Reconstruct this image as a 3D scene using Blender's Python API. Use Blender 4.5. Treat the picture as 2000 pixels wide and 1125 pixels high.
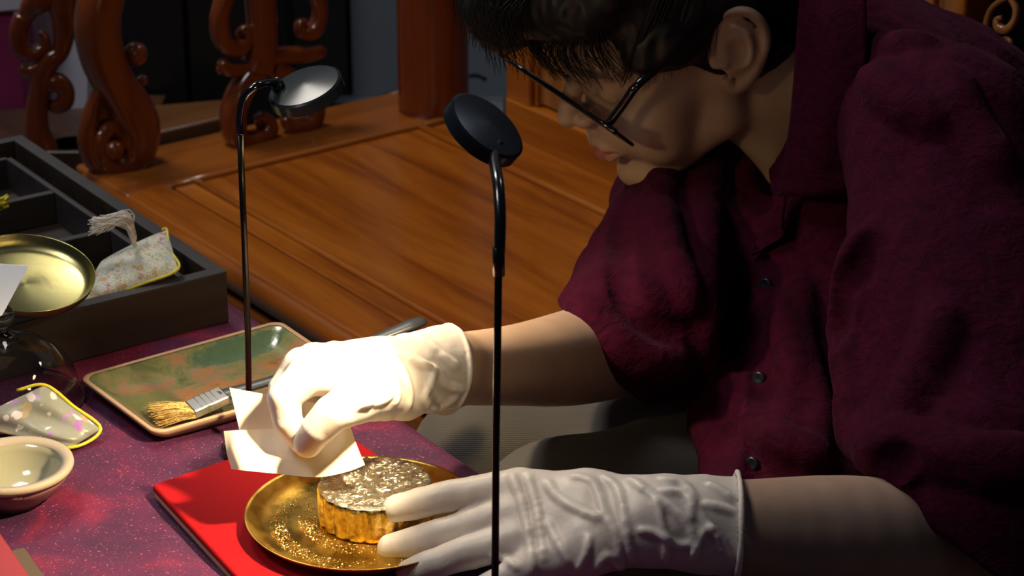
import bpy, math, random
import numpy as np
from mathutils import Vector, Matrix
random.seed(7); rng = np.random.default_rng(7)
S = bpy.context.scene
for o in list(bpy.data.objects): bpy.data.objects.remove(o)

# ---------------------------------------------------------------- camera, world, light, exposure
FPX = 4600.0; PITCH = math.radians(23); CAMZ = 1.35
cd = bpy.data.cameras.new('camera'); cam = bpy.data.objects.new('camera', cd); S.collection.objects.link(cam)
cd.sensor_width = 36; cd.lens = 36*FPX/2000; cd.clip_start = .05
cam.location = (0, 0, CAMZ); cam.rotation_euler = (math.pi/2-PITCH, 0, 0); S.camera = cam
cd.dof.use_dof = True; cd.dof.focus_distance = 1.56; cd.dof.aperture_fstop = 16.0
S.view_settings.view_transform = 'Standard'; S.view_settings.look = 'None'
S.view_settings.exposure = 0; S.view_settings.gamma = 1; S.view_settings.use_curve_mapping = False
W = bpy.data.worlds.new('world'); S.world = W; W.use_nodes = True
W.node_tree.nodes['Background'].inputs[0].default_value = (.55, .68, 1, 1)
W.node_tree.nodes['Background'].inputs[1].default_value = .022
def area(name, loc, target, size, power, col, sy=None):
    l = bpy.data.lights.new(name, 'AREA'); l.energy = power; l.color = col; l.size = size
    if sy: l.shape = 'RECTANGLE'; l.size_y = sy
    o = bpy.data.objects.new(name, l); S.collection.objects.link(o); o.location = loc
    o.rotation_euler = (Vector(target)-Vector(loc)).to_track_quat('-Z', 'Y').to_euler(); return o
area('ceiling_light', (-1.15, 1.25, 2.5), (-.02, 1.45, .6), .45, 11.5, (.97, .97, 1))
area('ceiling_light', (-.9, 2.7, 2.5), (-.1, 2.1, .5),   .5, 17, (1, .93, .84))
area('ceiling_light', (1.3, 2.6, 2.6), (.4, 1.8, .7), .25, 4.5, (.72, .8, 1))

# ---------------------------------------------------------------- helpers
cP, sP = math.cos(PITCH), math.sin(PITCH)
C0 = np.array([0, 0, CAMZ]); RT = np.array([1., 0, 0]); UP = np.array([0, sP, cP]); FW = np.array([0, cP, -sP])
def ray(x, y): return RT*(x-1000)/FPX-UP*(y-562.5)/FPX+FW
def on(x, y, z): d = ray(x, y); return C0+d*(z-CAMZ)/d[2]          # point where a sight line meets the height z
def at(x, y, Y): d = ray(x, y); return C0+d*Y/d[1]                   # point where it meets the distance Y
def onplane(x, y, p, n): d = ray(x, y); return C0+d*(np.dot(p-C0, n)/np.dot(d, n))
def nrm(v): v = np.array(v, float); return v/np.linalg.norm(v)
col = S.collection

def mesh_obj(name, V, F, mat=None, parent=None, smooth=True, loc=None):
    V = np.asarray(V, float).reshape(-1, 3)
    if parent is not None: base = np.array(parent.get('_o', (0, 0, 0)))
    elif loc is not None: base = np.array(loc)
    else: base = np.array([(V[:, 0].min()+V[:, 0].max())/2, (V[:, 1].min()+V[:, 1].max())/2, V[:, 2].min()])
    me = bpy.data.meshes.new(name); V = V-base
    if isinstance(F, np.ndarray):
        n, k = F.shape
        me.vertices.add(len(V)); me.vertices.foreach_set('co', V.astype(np.float32).ravel())
        me.loops.add(n*k); me.loops.foreach_set('vertex_index', F.astype(np.int32).ravel())
        me.polygons.add(n); me.polygons.foreach_set('loop_start', np.arange(0, n*k, k, dtype=np.int32))
        me.polygons.foreach_set('loop_total', np.full(n, k, dtype=np.int32)); me.update(calc_edges=True)
    else:
        me.from_pydata([tuple(v) for v in V], [], F)
    me.validate()
    if smooth: me.polygons.foreach_set('use_smooth', [True]*len(me.polygons))
    if mat: me.materials.append(mat)
    o = bpy.data.objects.new(name, me); col.objects.link(o)
    if parent is not None: o.parent = parent
    else: o.location = base
    o['_o'] = [float(b) for b in base]
    return o
def tag(o, label=None, cat=None, group=None, kind=None):
    if label: o['label'] = label
    if cat: o['category'] = cat
    if group: o['group'] = group
    if kind: o['kind'] = kind
    return o
def empty(name, loc, label, cat, group=None):
    o = bpy.data.objects.new(name, None); o.empty_display_size = .02; o.location = [float(v) for v in loc]; col.objects.link(o)
    o['_o'] = [float(v) for v in loc]; return tag(o, label, cat, group)
class MB:
    def __init__(s): s.v = []; s.f = []
    def add(s, V, F):
        n = len(s.v); s.v += [tuple(map(float, v)) for v in V]; s.f += [tuple(i+n for i in f) for f in F]; return s
    def build(s, name, mat, parent=None, smooth=False, loc=None): return mesh_obj(name, s.v, s.f, mat, parent, smooth, loc)
def bevel(o, w=.0015, seg=2, ang=35):
    m = o.modifiers.new('bevel', 'BEVEL'); m.width = w; m.segments = seg; m.limit_method = 'ANGLE'; m.angle_limit = math.radians(ang)
    for p in o.data.polygons: p.use_smooth = True
    o.modifiers.new('wn', 'WEIGHTED_NORMAL'); return o
def prism(top, dz):                                                  # polygon (3D points), extruded by vector dz
    n = len(top); V = [np.array(p) for p in top]+[np.array(p)+np.array(dz) for p in top]
    F = [tuple(range(n)), tuple(range(2*n-1, n-1, -1))]+[((i+1) % n, i, i+n, (i+1) % n+n) for i in range(n)]
    return V, F
def boxuvw(o, u, v, w):                                              # corner + three edge vectors
    o, u, v, w = map(np.array, (o, u, v, w)); return prism([o, o+u, o+u+v, o+v], w)
def lathe(prof, c, n=64, axis=(0, 0, 1)):
    ax = nrm(axis); t = np.array([1, 0, 0]) if abs(ax[0]) < .9 else np.array([0, 1, 0]); a = nrm(np.cross(t, ax)); b = np.cross(ax, a); V = []; F = []
    for r, z in prof:
        for i in range(n):
            q = 2*math.pi*i/n; V.append(np.array(c)+ax*z+(a*math.cos(q)+b*math.sin(q))*r)
    for j in range(len(prof)-1):
        for i in range(n): F.append((j*n+i, j*n+(i+1) % n, (j+1)*n+(i+1) % n, (j+1)*n+i))
    return V, F
def catmull(P, m=8):
    P = [np.array(p, float) for p in P]; Q = []; P2 = [2*P[0]-P[1]]+P+[2*P[-1]-P[-2]]
    for i in range(1, len(P2)-2):
        a, b, c, d = P2[i-1:i+3]
        for k in range(m):
            t = k/m; Q.append(.5*((2*b)+(-a+c)*t+(2*a-5*b+4*c-d)*t*t+(-a+3*b-3*c+d)*t**3))
    Q.append(P[-1]); return np.array(Q)
def tube(P, R, n=12, cap=True, flat=1.0, nref=(0, 0, 1)):
    P = np.array(P, float); m = len(P); R = np.full(m, R) if np.isscalar(R) else np.array(R); V = []; F = []
    ref = nrm(nref)
    for i in range(m):
        t = nrm(P[min(i+1, m-1)]-P[max(i-1, 0)]); a = np.cross(t, ref)
        if np.linalg.norm(a) < 1e-3: a = np.cross(t, (0, 1, .1))
        a = nrm(a); b = np.cross(a, t)
        for k in range(n):
            q = 2*math.pi*k/n; V.append(P[i]+R[i]*(a*math.cos(q)+b*math.sin(q)*flat))
    for i in range(m-1):
        for k in range(n): F.append((i*n+k, i*n+(k+1) % n, (i+1)*n+(k+1) % n, (i+1)*n+k))
    if cap: F += [tuple(range(n-1, -1, -1)), tuple(range((m-1)*n, m*n))]
    return V, F

# ---- signed distance modelling with a surface net
class Field:
    def __init__(s, lo, hi, h):
        s.lo = np.array(lo, float); s.h = h; s.n = np.ceil((np.array(hi)-s.lo)/h).astype(int)+1
        s.F = np.full(s.n, .5, np.float32)
    def sub(s, lo, hi):
        a = np.clip(np.floor((np.array(lo)-s.lo)/s.h).astype(int), 0, s.n-1); b = np.clip(np.ceil((np.array(hi)-s.lo)/s.h).astype(int)+1, 1, s.n)
        if np.any(b <= a): return None
        ax = [(s.lo[i]+s.h*np.arange(a[i], b[i])).astype(np.float32) for i in range(3)]
        return tuple(slice(a[i], b[i]) for i in range(3)), ax[0][:, None, None], ax[1][None, :, None], ax[2][None, None, :]
    def put(s, fn, lo, hi, k, mode='u'):
        m = k+2*s.h; r = s.sub(np.array(lo)-m, np.array(hi)+m)
        if r is None: return
        sl, X, Y, Z = r; d = fn(X, Y, Z); f = s.F[sl]
        if mode == 'u':
            h = np.clip(.5+.5*(f-d)/k, 0, 1); s.F[sl] = f*(1-h)+d*h-k*h*(1-h)
        else:
            d = -d; h = np.clip(.5-.5*(f-d)/k, 0, 1); s.F[sl] = f*(1-h)+d*h+k*h*(1-h)
    def cone(s, a, b, ra, rb, k=.004, mode='u'):
        a = np.array(a, float); b = np.array(b, float); R = max(ra, rb)
        ba = (b-a).astype(np.float32); L = float(ba@ba)+1e-12
        def fn(X, Y, Z):
            x, y, z = X-np.float32(a[0]), Y-np.float32(a[1]), Z-np.float32(a[2])
            h = np.clip((x*ba[0]+y*ba[1]+z*ba[2])/L, 0, 1)
            return np.sqrt((x-h*ba[0])**2+(y-h*ba[1])**2+(z-h*ba[2])**2)-(ra+(rb-ra)*h)
        s.put(fn, np.minimum(a, b)-R, np.maximum(a, b)+R, k, mode)
    def chain(s, pts, k=.004, mode='u', grow=0.0):
        for p, q in zip(pts[:-1], pts[1:]): s.cone(p[:3], q[:3], p[3]+grow, q[3]+grow, k if p is pts[0] else 1e-5, mode)
    def ell(s, c, r, k=.004, mode='u', M=None):
        c = np.array(c, float); r = np.array(r, float); R = r.max(); M = np.eye(3) if M is None else M   # columns of M: the axes
        def fn(X, Y, Z):
            x, y, z = X-c[0], Y-c[1], Z-c[2]
            l = [(x*M[0, i]+y*M[1, i]+z*M[2, i])/r[i] for i in range(3)]
            k0 = np.sqrt(l[0]**2+l[1]**2+l[2]**2); k1 = np.sqrt((l[0]/r[0])**2+(l[1]/r[1])**2+(l[2]/r[2])**2)+1e-9
            return k0*(k0-1)/k1
        s.put(fn, c-R, c+R, k, mode)
    def cut(s, p, n, lo=None, hi=None, k=.003):                      # remove what lies on the side n points to
        p = np.array(p, float); n = nrm(n); hi2 = s.lo+s.h*(s.n-1)
        s.put(lambda X, Y, Z: -((X-p[0])*n[0]+(Y-p[1])*n[1]+(Z-p[2])*n[2]), s.lo if lo is None else lo, hi2 if hi is None else hi, k, 's')
    def hit(s, x, y, off=0.0):
        d = ray(x, y); d = d/np.linalg.norm(d); t = np.arange(.9, 2.6, s.h*.5); P = C0+d*t[:, None]
        I = np.round((P-s.lo)/s.h).astype(int); ok = np.all((I >= 0) & (I < s.n), axis=1); v = np.full(len(t), 1.)
        v[ok] = s.F[I[ok, 0], I[ok, 1], I[ok, 2]]; w = np.where(v < 0)[0]
        if len(w) == 0: return None
        i = w[0]; t0 = t[i]
        if i > 0 and v[i-1] > 0: t0 = t[i-1]+(t[i]-t[i-1])*v[i-1]/(v[i-1]-v[i])
        return C0+d*(t0-off)
    def ridge(s, pts, r, k=.003, off=0.0, m=6, mode='u'):            # fold laid on the surface
        Q = catmull([(p[0], p[1], p[2] if len(p) > 2 else 1) for p in pts], m); P = []
        for q in Q:
            h = s.hit(q[0], q[1], off)
            if h is not None: P.append((*h, r*max(q[2], .05)))
        for p, q in zip(P[:-1], P[1:]):
            if np.linalg.norm(np.array(p[:3])-np.array(q[:3])) < .03: s.cone(p[:3], q[:3], p[3], q[3], k, mode)
    def noise(s, fn): s.F += fn(*[s.lo[i]+s.h*np.arange(s.n[i]) for i in range(3)])
    def mesh(s):
        F = s.F; sg = F < 0; n = np.array(F.shape)-1
        cnt = np.zeros(n, np.int8); offs = [(i, j, k) for i in (0, 1) for j in (0, 1) for k in (0, 1)]
        for i, j, k in offs: cnt += sg[i:n[0]+i, j:n[1]+j, k:n[2]+k]
        A = np.argwhere((cnt > 0) & (cnt < 8)); idx = np.full(n, -1, np.int32); idx[A[:, 0], A[:, 1], A[:, 2]] = np.arange(len(A))
        val = np.stack([F[A[:, 0]+i, A[:, 1]+j, A[:, 2]+k] for i, j, k in offs], 1); acc = np.zeros((len(A), 3)); c = np.zeros(len(A))
        O = np.array(offs, float)
        for a in range(8):
            for b in range(a+1, 8):
                if abs(O[a]-O[b]).sum() != 1: continue
                m = (val[:, a] < 0) != (val[:, b] < 0); t = val[m, a]/(val[m, a]-val[m, b]); acc[m] += O[a]+t[:, None]*(O[b]-O[a]); c[m] += 1
        V = s.lo+s.h*(A+acc/c[:, None]); Q = []
        for ax in range(3):
            sl0 = [slice(None)]*3; sl1 = [slice(None)]*3; sl0[ax] = slice(0, -1); sl1[ax] = slice(1, None)
            E_ = np.argwhere(sg[tuple(sl0)] != sg[tuple(sl1)]); u, w = (ax+1) % 3, (ax+2) % 3
            E_ = E_[(E_[:, u] > 0) & (E_[:, w] > 0) & (E_[:, u] < n[u]) & (E_[:, w] < n[w])]
            q = []
            for du, dw in ((-1, -1), (0, -1), (0, 0), (-1, 0)):
                e = E_.copy(); e[:, u] += du; e[:, w] += dw; q.append(idx[e[:, 0], e[:, 1], e[:, 2]])
            q = np.stack(q, 1); flip = ~sg[E_[:, 0], E_[:, 1], E_[:, 2]]; q[flip] = q[flip][:, ::-1]; Q.append(q)
        Q = np.concatenate(Q); Q = Q[(Q >= 0).all(1)]
        return V, Q

def vnoise(V, freq, seed=0):                                         # smooth value noise on points
    V = np.asarray(V)*freq+seed*17.3; I = np.floor(V).astype(np.int64); f = V-I; f = f*f*(3-2*f)
    def hsh(a, b, c): h = (a*374761393+b*668265263+c*2147483647+seed*1013) & 0xffffffff; h = ((h ^ (h >> 13))*1274126177) & 0xffffffff; return ((h ^ (h >> 16)) & 0xffff)/65535.
    r = 0
    for i in (0, 1):
        for j in (0, 1):
            for k in (0, 1):
                w = (f[..., 0] if i else 1-f[..., 0])*(f[..., 1] if j else 1-f[..., 1])*(f[..., 2] if k else 1-f[..., 2])
                r = r+w*hsh(I[..., 0]+i, I[..., 1]+j, I[..., 2]+k)
    return r*2-1
def vnormals(V, Q):
    n = np.cross(V[Q[:, 2]]-V[Q[:, 0]], V[Q[:, 3]]-V[Q[:, 1]]); N = np.zeros_like(V)
    for k in range(4): np.add.at(N, Q[:, k], n)
    return N/(np.linalg.norm(N, axis=1)[:, None]+1e-12)

def relax(V, Q, it=4, lam=.5):
    for _ in range(it):
        A = np.zeros_like(V); c = np.zeros(len(V))
        for k in range(4):
            a, b = Q[:, k], Q[:, (k+1) % 4]; np.add.at(A, a, V[b]); np.add.at(c, a, 1); np.add.at(A, b, V[a]); np.add.at(c, b, 1)
        V = V+lam*(A/np.maximum(c, 1)[:, None]-V)
    return V

# ---------------------------------------------------------------- materials
def mat(name, base=(.5, .5, .5), rough=.5, metal=0, **kw):
    m = bpy.data.materials.new(name); m.use_nodes = True; nt = m.node_tree; b = nt.nodes['Principled BSDF']
    b.inputs['Base Color'].default_value = (*base, 1); b.inputs['Roughness'].default_value = rough; b.inputs['Metallic'].default_value = metal
    for k, v in kw.items(): b.inputs[k.replace('_', ' ')].default_value = v
    return m
def N(m, t, **kw):
    n = m.node_tree.nodes.new(t)
    for k, v in kw.items():
        if hasattr(n, k): setattr(n, k, v)
        else: n.inputs[k].default_value = v
    return n
def Lk(m, a, b): m.node_tree.links.new(a, b)
def coords(m, scale=(1, 1, 1), rot=(0, 0, 0), loc=(0, 0, 0)):
    t = N(m, 'ShaderNodeTexCoord'); p = N(m, 'ShaderNodeMapping'); p.inputs['Scale'].default_value = scale; p.inputs['Rotation'].default_value = rot; p.inputs['Location'].default_value = loc
    Lk(m, t.outputs['Object'], p.inputs[0]); return p.outputs[0]
def noise_(m, vec, scale, detail=4, rough=.5, dist=0):
    n = N(m, 'ShaderNodeTexNoise'); n.inputs['Scale'].default_value = scale; n.inputs['Detail'].default_value = detail; n.inputs['Roughness'].default_value = rough; n.inputs['Distortion'].default_value = dist
    Lk(m, vec, n.inputs['Vector']); return n.outputs['Fac']
def ramp(m, fac, stops):
    r = N(m, 'ShaderNodeValToRGB'); e = r.color_ramp.elements
    while len(e) < len(stops): e.new(.5)
    for i, (p, c) in enumerate(stops): e[i].position = p; e[i].color = (*c, 1)
    Lk(m, fac, r.inputs[0]); return r.outputs[0]
def mixc(m, fac, a, b, mode='MIX'):
    n = N(m, 'ShaderNodeMix'); n.data_type = 'RGBA'; n.blend_type = mode
    for s_, i in ((fac, 0), (a, 6), (b, 7)):
        if isinstance(s_, (int, float)): n.inputs[i].default_value = s_
        elif isinstance(s_, tuple): n.inputs[i].default_value = (*s_, 1)
        else: Lk(m, s_, n.inputs[i])
    return n.outputs[2]
def math_(m, op, a, b=0.0, c=None):
    n = N(m, 'ShaderNodeMath'); n.operation = op
    for i, s_ in enumerate((a, b, c)):
        if s_ is None: continue
        if isinstance(s_, (int, float)): n.inputs[i].default_value = s_
        else: Lk(m, s_, n.inputs[i])
    return n.outputs[0]
def bsdf(m): return m.node_tree.nodes['Principled BSDF']
def setc(m, c): Lk(m, c, bsdf(m).inputs['Base Color'])
def bump(m, h, strength=.3, dist=.001):
    b = N(m, 'ShaderNodeBump'); b.inputs['Strength'].default_value = strength; b.inputs['Distance'].default_value = dist
    Lk(m, h, b.inputs['Height']); Lk(m, b.outputs[0], bsdf(m).inputs['Normal']); return b

UANG = math.radians(126.2)                                           # direction of the bench length on the floor plan
UD = np.array([-math.cos(UANG), -math.sin(UANG), 0]); UD = nrm(UD)   # towards the near right
VD = np.array([math.cos(math.radians(37)), math.sin(math.radians(37)), 0])
UROT = math.atan2(UD[1], UD[0])
def wood(name, c1, c2, c3, rot=UROT, rough=.22, seed=0.0, sc=1.0, coat=.35, vertical=False):
    m = mat(name, c2, rough, 0); b = bsdf(m); b.inputs['Coat Weight'].default_value = coat; b.inputs['Coat Roughness'].default_value = .12
    t = N(m, 'ShaderNodeTexCoord'); p0 = N(m, 'ShaderNodeMapping'); p0.inputs['Rotation'].default_value = (0, 0, -rot); Lk(m, t.outputs['Object'], p0.inputs[0])
    p = N(m, 'ShaderNodeMapping'); p.inputs['Scale'].default_value = (6, 6, .55) if vertical else (.55, 6, 6); p.inputs['Location'].default_value = (seed, seed*.7, seed*.3); Lk(m, p0.outputs[0], p.inputs[0])
    f = noise_(m, p.outputs[0], 5*sc, 5, .55, .6); g = noise_(m, p.outputs[0], 42*sc, 3, .6, .2)
    c = ramp(m, f, [(.28, c1), (.5, c2), (.72, c3)]); c = mixc(m, math_(m, 'MULTIPLY', g, .55), c, c1)
    setc(m, c); bump(m, g, .06, .0006); return m
M = {}
M['bench'] = wood('bench_wood', (.20, .045, .004), (.42, .12, .011), (.56, .19, .020), rough=.24)
M['bench2'] = wood('bench_wood_panel', (.17, .036, .004), (.45, .13, .011), (.60, .205, .022), rough=.22, seed=3.1)
M['bench3'] = wood('bench_wood_panel_two', (.16, .034, .004), (.40, .11, .010), (.56, .18, .018), rough=.22, seed=7.7)
M['rail'] = wood('rail_wood', (.20, .05, .008), (.34, .10, .013), (.42, .14, .02), rot=math.radians(37), rough=.26, seed=1.3)
M['carved'] = wood('carved_wood', (.10, .018, .004), (.17, .034, .006), (.22, .05, .009), rough=.16, seed=4.2, vertical=True, coat=.6)
M['post'] = wood('post_wood', (.12, .022, .005), (.20, .038, .007), (.26, .052, .010), rough=.24, seed=9.2, vertical=True)
M['panel'] = wood('back_panel_wood', (.22, .08, .02), (.40, .16, .04), (.48, .2, .055), rough=.3, seed=5.5, vertical=True)
M['darkwood'] = wood('dark_wood', (.03, .013, .006), (.055, .024, .011), (.08, .036, .018), rough=.45, seed=2.2)
M['wenge'] = wood('wenge_wood', (.016, .010, .008), (.032, .021, .015), (.05, .034, .024), rot=math.radians(35), rough=.5, seed=6.1, coat=.05)
M['wenge_rim'] = wood('wenge_rim_wood', (.022, .019, .021), (.036, .031, .034), (.046, .040, .044), rot=math.radians(35), rough=.5, seed=6.6, coat=.05)
M['black'] = mat('black_metal', (.006, .007, .008), .22, .0, Coat_Weight=.5, Coat_Roughness=.1)
M['pole'] = mat('gunmetal_pole', (.035, .032, .03), .25, .85)
M['cap'] = mat('polished_black_cap', (.012, .017, .022), .2, 0)
bsdf(M['cap']).inputs['Specular IOR Level'].default_value = .28
M['chrome'] = mat('dark_chrome', (.16, .16, .17), .14, 1)
M['brass'] = mat('brass', (.52, .47, .20), .27, 1, Anisotropic=.6)
M['skin'] = mat('skin', (.47, .27, .18), .5)

# ================================================================ SETTING
wb = mat('grey_wall_paint', (.30, .34, .38), .8); setc(wb, ramp(wb, noise_(wb, coords(wb), 3, 3), [(.3, (.15, .175, .20)), (.7, (.21, .24, .27))]))
fl = mat('floor_stone', (.10, .11, .12), .35); setc(fl, ramp(fl, noise_(fl, coords(fl), 4, 5), [(.3, (.075, .08, .09)), (.7, (.13, .14, .15))]))
tag(mesh_obj('floor', [(-3, -1.5, 0), (3.5, -1.5, 0), (3.5, 4.6, 0), (-3, 4.6, 0), (-3, -1.5, -.05), (3.5, -1.5, -.05), (3.5, 4.6, -.05), (-3, 4.6, -.05)],
    [(0, 1, 2, 3), (7, 6, 5, 4), (0, 4, 5, 1), (1, 5, 6, 2), (2, 6, 7, 3), (3, 7, 4, 0)], fl, smooth=False), kind='structure')
# wall beyond the bench end, with a shallow recess seam and a projecting pier
wp = at(700, 150, 3.15)
def wallpt(px, z, off=0): p = onplane(px, 100, wp, np.array([0, 1, 0])); return np.array([p[0], wp[1]-off, z])
b = MB(); x0 = -3; xs = wallpt(683, 0)[0]; x1 = 3.5
b.add(*boxuvw((x0, wp[1], 0), (xs-x0-.004, 0, 0), (0, .12, 0), (0, 0, 2.7)))
wall = tag(b.build('wall_back', wb), kind='structure')
b = MB(); b.add(*boxuvw((xs+.004, wp[1]-.03, 0), (x1-xs, 0, 0), (0, .15, 0), (0, 0, 2.7)))
tag(bevel(b.build('wall_right', wb), .004), kind='structure')
b = MB(); b.add(*boxuvw((x0, wp[1]-.018, 0), (xs-x0-.012, 0, 0), (0, .017, 0), (0, 0, .09)))
tag(b.build('baseboard_back', M['darkwood']), kind='structure')
# added black block standing in for the dark void behind the armrest
voidm = mat('dark_void_black', (.010, .009, .010), .35)
backd = empty('void_backdrop', (at(400, 100, 2.95)[0], 3.03, 0), 'added black cabinet standing in shade behind the carved armrest', 'backdrop')
b = MB(); xa, xb = at(200, 100, 3.0)[0], at(560, 100, 3.0)[0]
b.add(*boxuvw((xa, 2.95, 0), (xb-xa, 0, 0), (0, .17, 0), (0, 0, 1.6))); bevel(b.build('body', voidm, backd), .004)
b = MB(); b.add(*boxuvw((xa+.01, 2.935, .06), ((xb-xa)/2-.013, 0, 0), (0, .014, 0), (0, 0, 1.5))); bevel(b.build('front_panel', voidm, backd), .003)
b = MB(); b.add(*boxuvw(((xa+xb)/2+.003, 2.935, .06), ((xb-xa)/2-.013, 0, 0), (0, .014, 0), (0, 0, 1.5))); bevel(b.build('front_panel', voidm, backd), .003)

# ================================================================ BENCH
ZS = .45
bench = empty('carved_wooden_bench', on(700, 420, 0.0), 'wide glossy orange-brown bench with plank seat, carved scroll armrest and round corner post', 'bench')
q = on(380, 355, ZS)                                                 # inner corner of the seat frame
def bp(u, v, z=ZS): return np.array([q[0], q[1], 0])+UD*u+VD*v+np.array([0, 0, z])
# plan coordinates: u along the bench from its far end, v from the front groove towards the back
def uv(px, py, z=ZS): p = on(px, py, z)-np.array([q[0], q[1], 0]); A = np.array([UD[:2], VD[:2]]).T; return np.linalg.solve(A, p[:2])
v_g2 = uv(1050, 357)[1]; v_back = uv(1100, 306)[1]; v_front = (uv(255, 400)[1]+uv(471, 521)[1]+uv(660, 630)[1])/3
LU = 1.75
def slab(name, u0, u1, v0, v1, z0, z1, m, bv=.004):
    b = MB(); b.add(*boxuvw(bp(u0, v0, z0), UD*(u1-u0), VD*(v1-v0), (0, 0, z1-z0))); return bevel(b.build(name, m, bench), bv, 3)
g = .0018
vm = .0
slab('seat_plank', g, LU, v_front+.055+g, vm-.001, ZS-.03, ZS, M['bench2'], .0022)
slab('seat_plank', g, LU, vm+.004, v_g2-.004, ZS-.03, ZS, M['bench3'], .0022)
slab('seat_plank', g, LU, v_g2+.004, v_back+.02, ZS-.03, ZS-.001, M['bench'], .0022)
# raised mouldings between planks
def mould(name, u0, u1, v, z, r, m, fl=.55):
    P = [bp(u0+(u1-u0)*t, v, z) for t in np.linspace(0, 1, 8)]; return mesh_obj(name, *tube(P, r, 10, flat=fl), m, bench)
mould('bead', 0, LU, vm+.0015, ZS+.001, .0040, M['bench'], .9)
mould('bead', 0, LU, v_g2, ZS+.001, .0050, M['bench'], .9)
slab('front_rail', -.10, LU, v_front, v_front+.055, ZS-.035, ZS+.0015, M['bench'], .006)
mould('edge_moulding', -.10, LU, v_front+.002, ZS-.014, .012, M['bench'], 1.1)
slab('apron_groove', -.10, LU, v_front+.012, v_front+.03, ZS-.075, ZS-.03, M['darkwood'], .002)
slab('apron', -.10, LU, v_front+.004, v_front+.03, ZS-.20, ZS-.046, M['bench'], .005)
slab('end_rail', -.125, -g, v_front, v_back+.03, ZS-.035, ZS+.002, M['rail'], .005)
P_ = [bp(-.001, v_front+.06+(v_back-v_front-.07)*t, ZS+.001) for t in np.linspace(0, 1, 8)]
mesh_obj('bead', *tube(P_, .0055, 10, flat=.9), M['rail'], bench)
for (u, v) in ((-.09, v_front+.03), (1.6, v_front+.03), (-.09, v_back), (1.6, v_back)):
    P = [bp(u, v, z) for z in (0, .03, .12, .25, ZS-.035)]; mesh_obj('leg', *tube(P, [.035, .028, .024, .03, .035], 16), M['bench'], bench)
# back rest
def bk(px, py, off=0): return onplane(px, py, bp(0, v_back-off, 0), VD)
uB0 = np.dot(bk(1000, 200)-bp(0, 0, 0), UD)
def backbox(name, u0, u1, z0, z1, d0, d1, m, bv=.003):
    b = MB(); b.add(*boxuvw(bp(u0, v_back-d1, z0), UD*(u1-u0), VD*(d1-d0), (0, 0, z1-z0))); return bevel(b.build(name, m, bench), bv)
zt = 1.02
backbox('back_bottom_rail', uB0, LU, ZS-.02, bk(1100, 232)[2], -.03, .006, M['bench'])
zr = bk(1100, 232)[2]
st = [uB0, uB0+.035]
backbox('back_stile', uB0, uB0+.045, zr-.002, zt, -.03, .004, M['bench'])
uO = np.dot(bk(1912, 60)-bp(0, 0, 0), UD); nb = 3; span = (uO-uB0-.045)/nb
for i in range(nb):
    u0 = uB0+.045+span*i
    backbox('back_panel', u0+.002, u0+span-(.042 if i < nb-1 else .013), zr+.002, zt-.05, -.025, -.008, M['panel'])
    backbox('back_stile', u0+span-(.04 if i < nb-1 else .012), u0+span, zr-.002, zt-.05, -.03, .004, M['bench'])
    for (a, c) in ((u0+.0015, u0+.007), (u0+span-.049, u0+span-.043)):
        backbox('panel_bead', a, c, zr, zt-.05, -.024, -.002, M['bench'], .002)
backbox('back_stile', LU-.05, LU, zr-.002, zt-.05, -.03, .004, M['bench'])
backbox('back_top_rail', uB0, LU, zt-.05, zt, -.03, .006, M['bench'])
# round corner post
cp = on(845, 238, ZS); rpost = 70/FPX*np.dot(cp-C0, FW); cp = cp+np.array([0, rpost, 0])
mesh_obj('post', *lathe([(0, 0), (rpost, 0), (rpost*1.0, .01), (rpost*.985, .25), (rpost*.97, .9), (0, .9)], cp, 48), M['post'], bench)
# carved scrolls: bars of lens section swept in an upright plane
def sweep(name, pts, plane_p, plane_n, depth, m, parent, mm=7):
    Q = catmull([(p[0], p[1], p[2]) for p in pts], mm); pn = nrm(plane_n); P = [onplane(a, c_, plane_p, pn) for a, c_, w in Q]
    R = [w/2/FPX*np.dot(p-C0, FW) for p, (a, c_, w) in zip(P, Q)]; V = []; F = []; n = 16; m_ = len(P)
    for i in range(m_):
        t = nrm(P[min(i+1, m_-1)]-P[max(i-1, 0)]); s_ = nrm(np.cross(t, pn))
        for k in range(n):
            a = 2*math.pi*k/n; ca, sa = math.cos(a), math.sin(a)
            ex = .62
            V.append(P[i]+s_*R[i]*np.sign(ca)*abs(ca)**ex+pn*min(depth, R[i]*2.2)*.5*np.sign(sa)*abs(sa)**ex)
    for i in range(m_-1):
        for k in range(n): F.append((i*n+k, i*n+(k+1) % n, (i+1)*n+(k+1) % n, (i+1)*n+k))
    F += [tuple(range(n-1, -1, -1)), tuple(range((m_-1)*n, m_*n))]
    return mesh_obj(name, V, F, m, parent)
def ball(name, px, py, r, pp, pn, m, parent, sq=.8):
    c = onplane(px, py, pp, nrm(pn)); R = r/FPX*np.dot(c-C0, FW)
    return mesh_obj(name, *lathe([(R*math.sin(t), -R*sq*math.cos(t)) for t in np.linspace(.02, math.pi-.02, 10)], c-nrm(pn)*R*.25, 20, pn), m, parent)
ap = on(240, 330, ZS); an = -UD
sweep('armrest_scroll', [(225, -60, 70), (200, -10, 80), (190, 50, 84), (200, 110, 82), (222, 160, 78), (250, 205, 84), (268, 250, 84), (258, 300, 74), (225, 318, 56), (198, 300, 44), (196, 268, 36), (218, 252, 30), (236, 270, 24), (226, 288, 18)], ap, an, .045, M['carved'], bench)
sweep('armrest_scroll', [(232, 150, 50), (218, 200, 86), (212, 245, 104), (222, 292, 116), (238, 320, 90)], ap+an*.016, an, .022, M['carved'], bench)
sweep('armrest_scroll', [(196, 170, 20), (182, 200, 22), (172, 240, 30), (170, 280, 34), (185, 315, 40), (215, 328, 40)], ap+an*.004, an, .035, M['carved'], bench)
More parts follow.
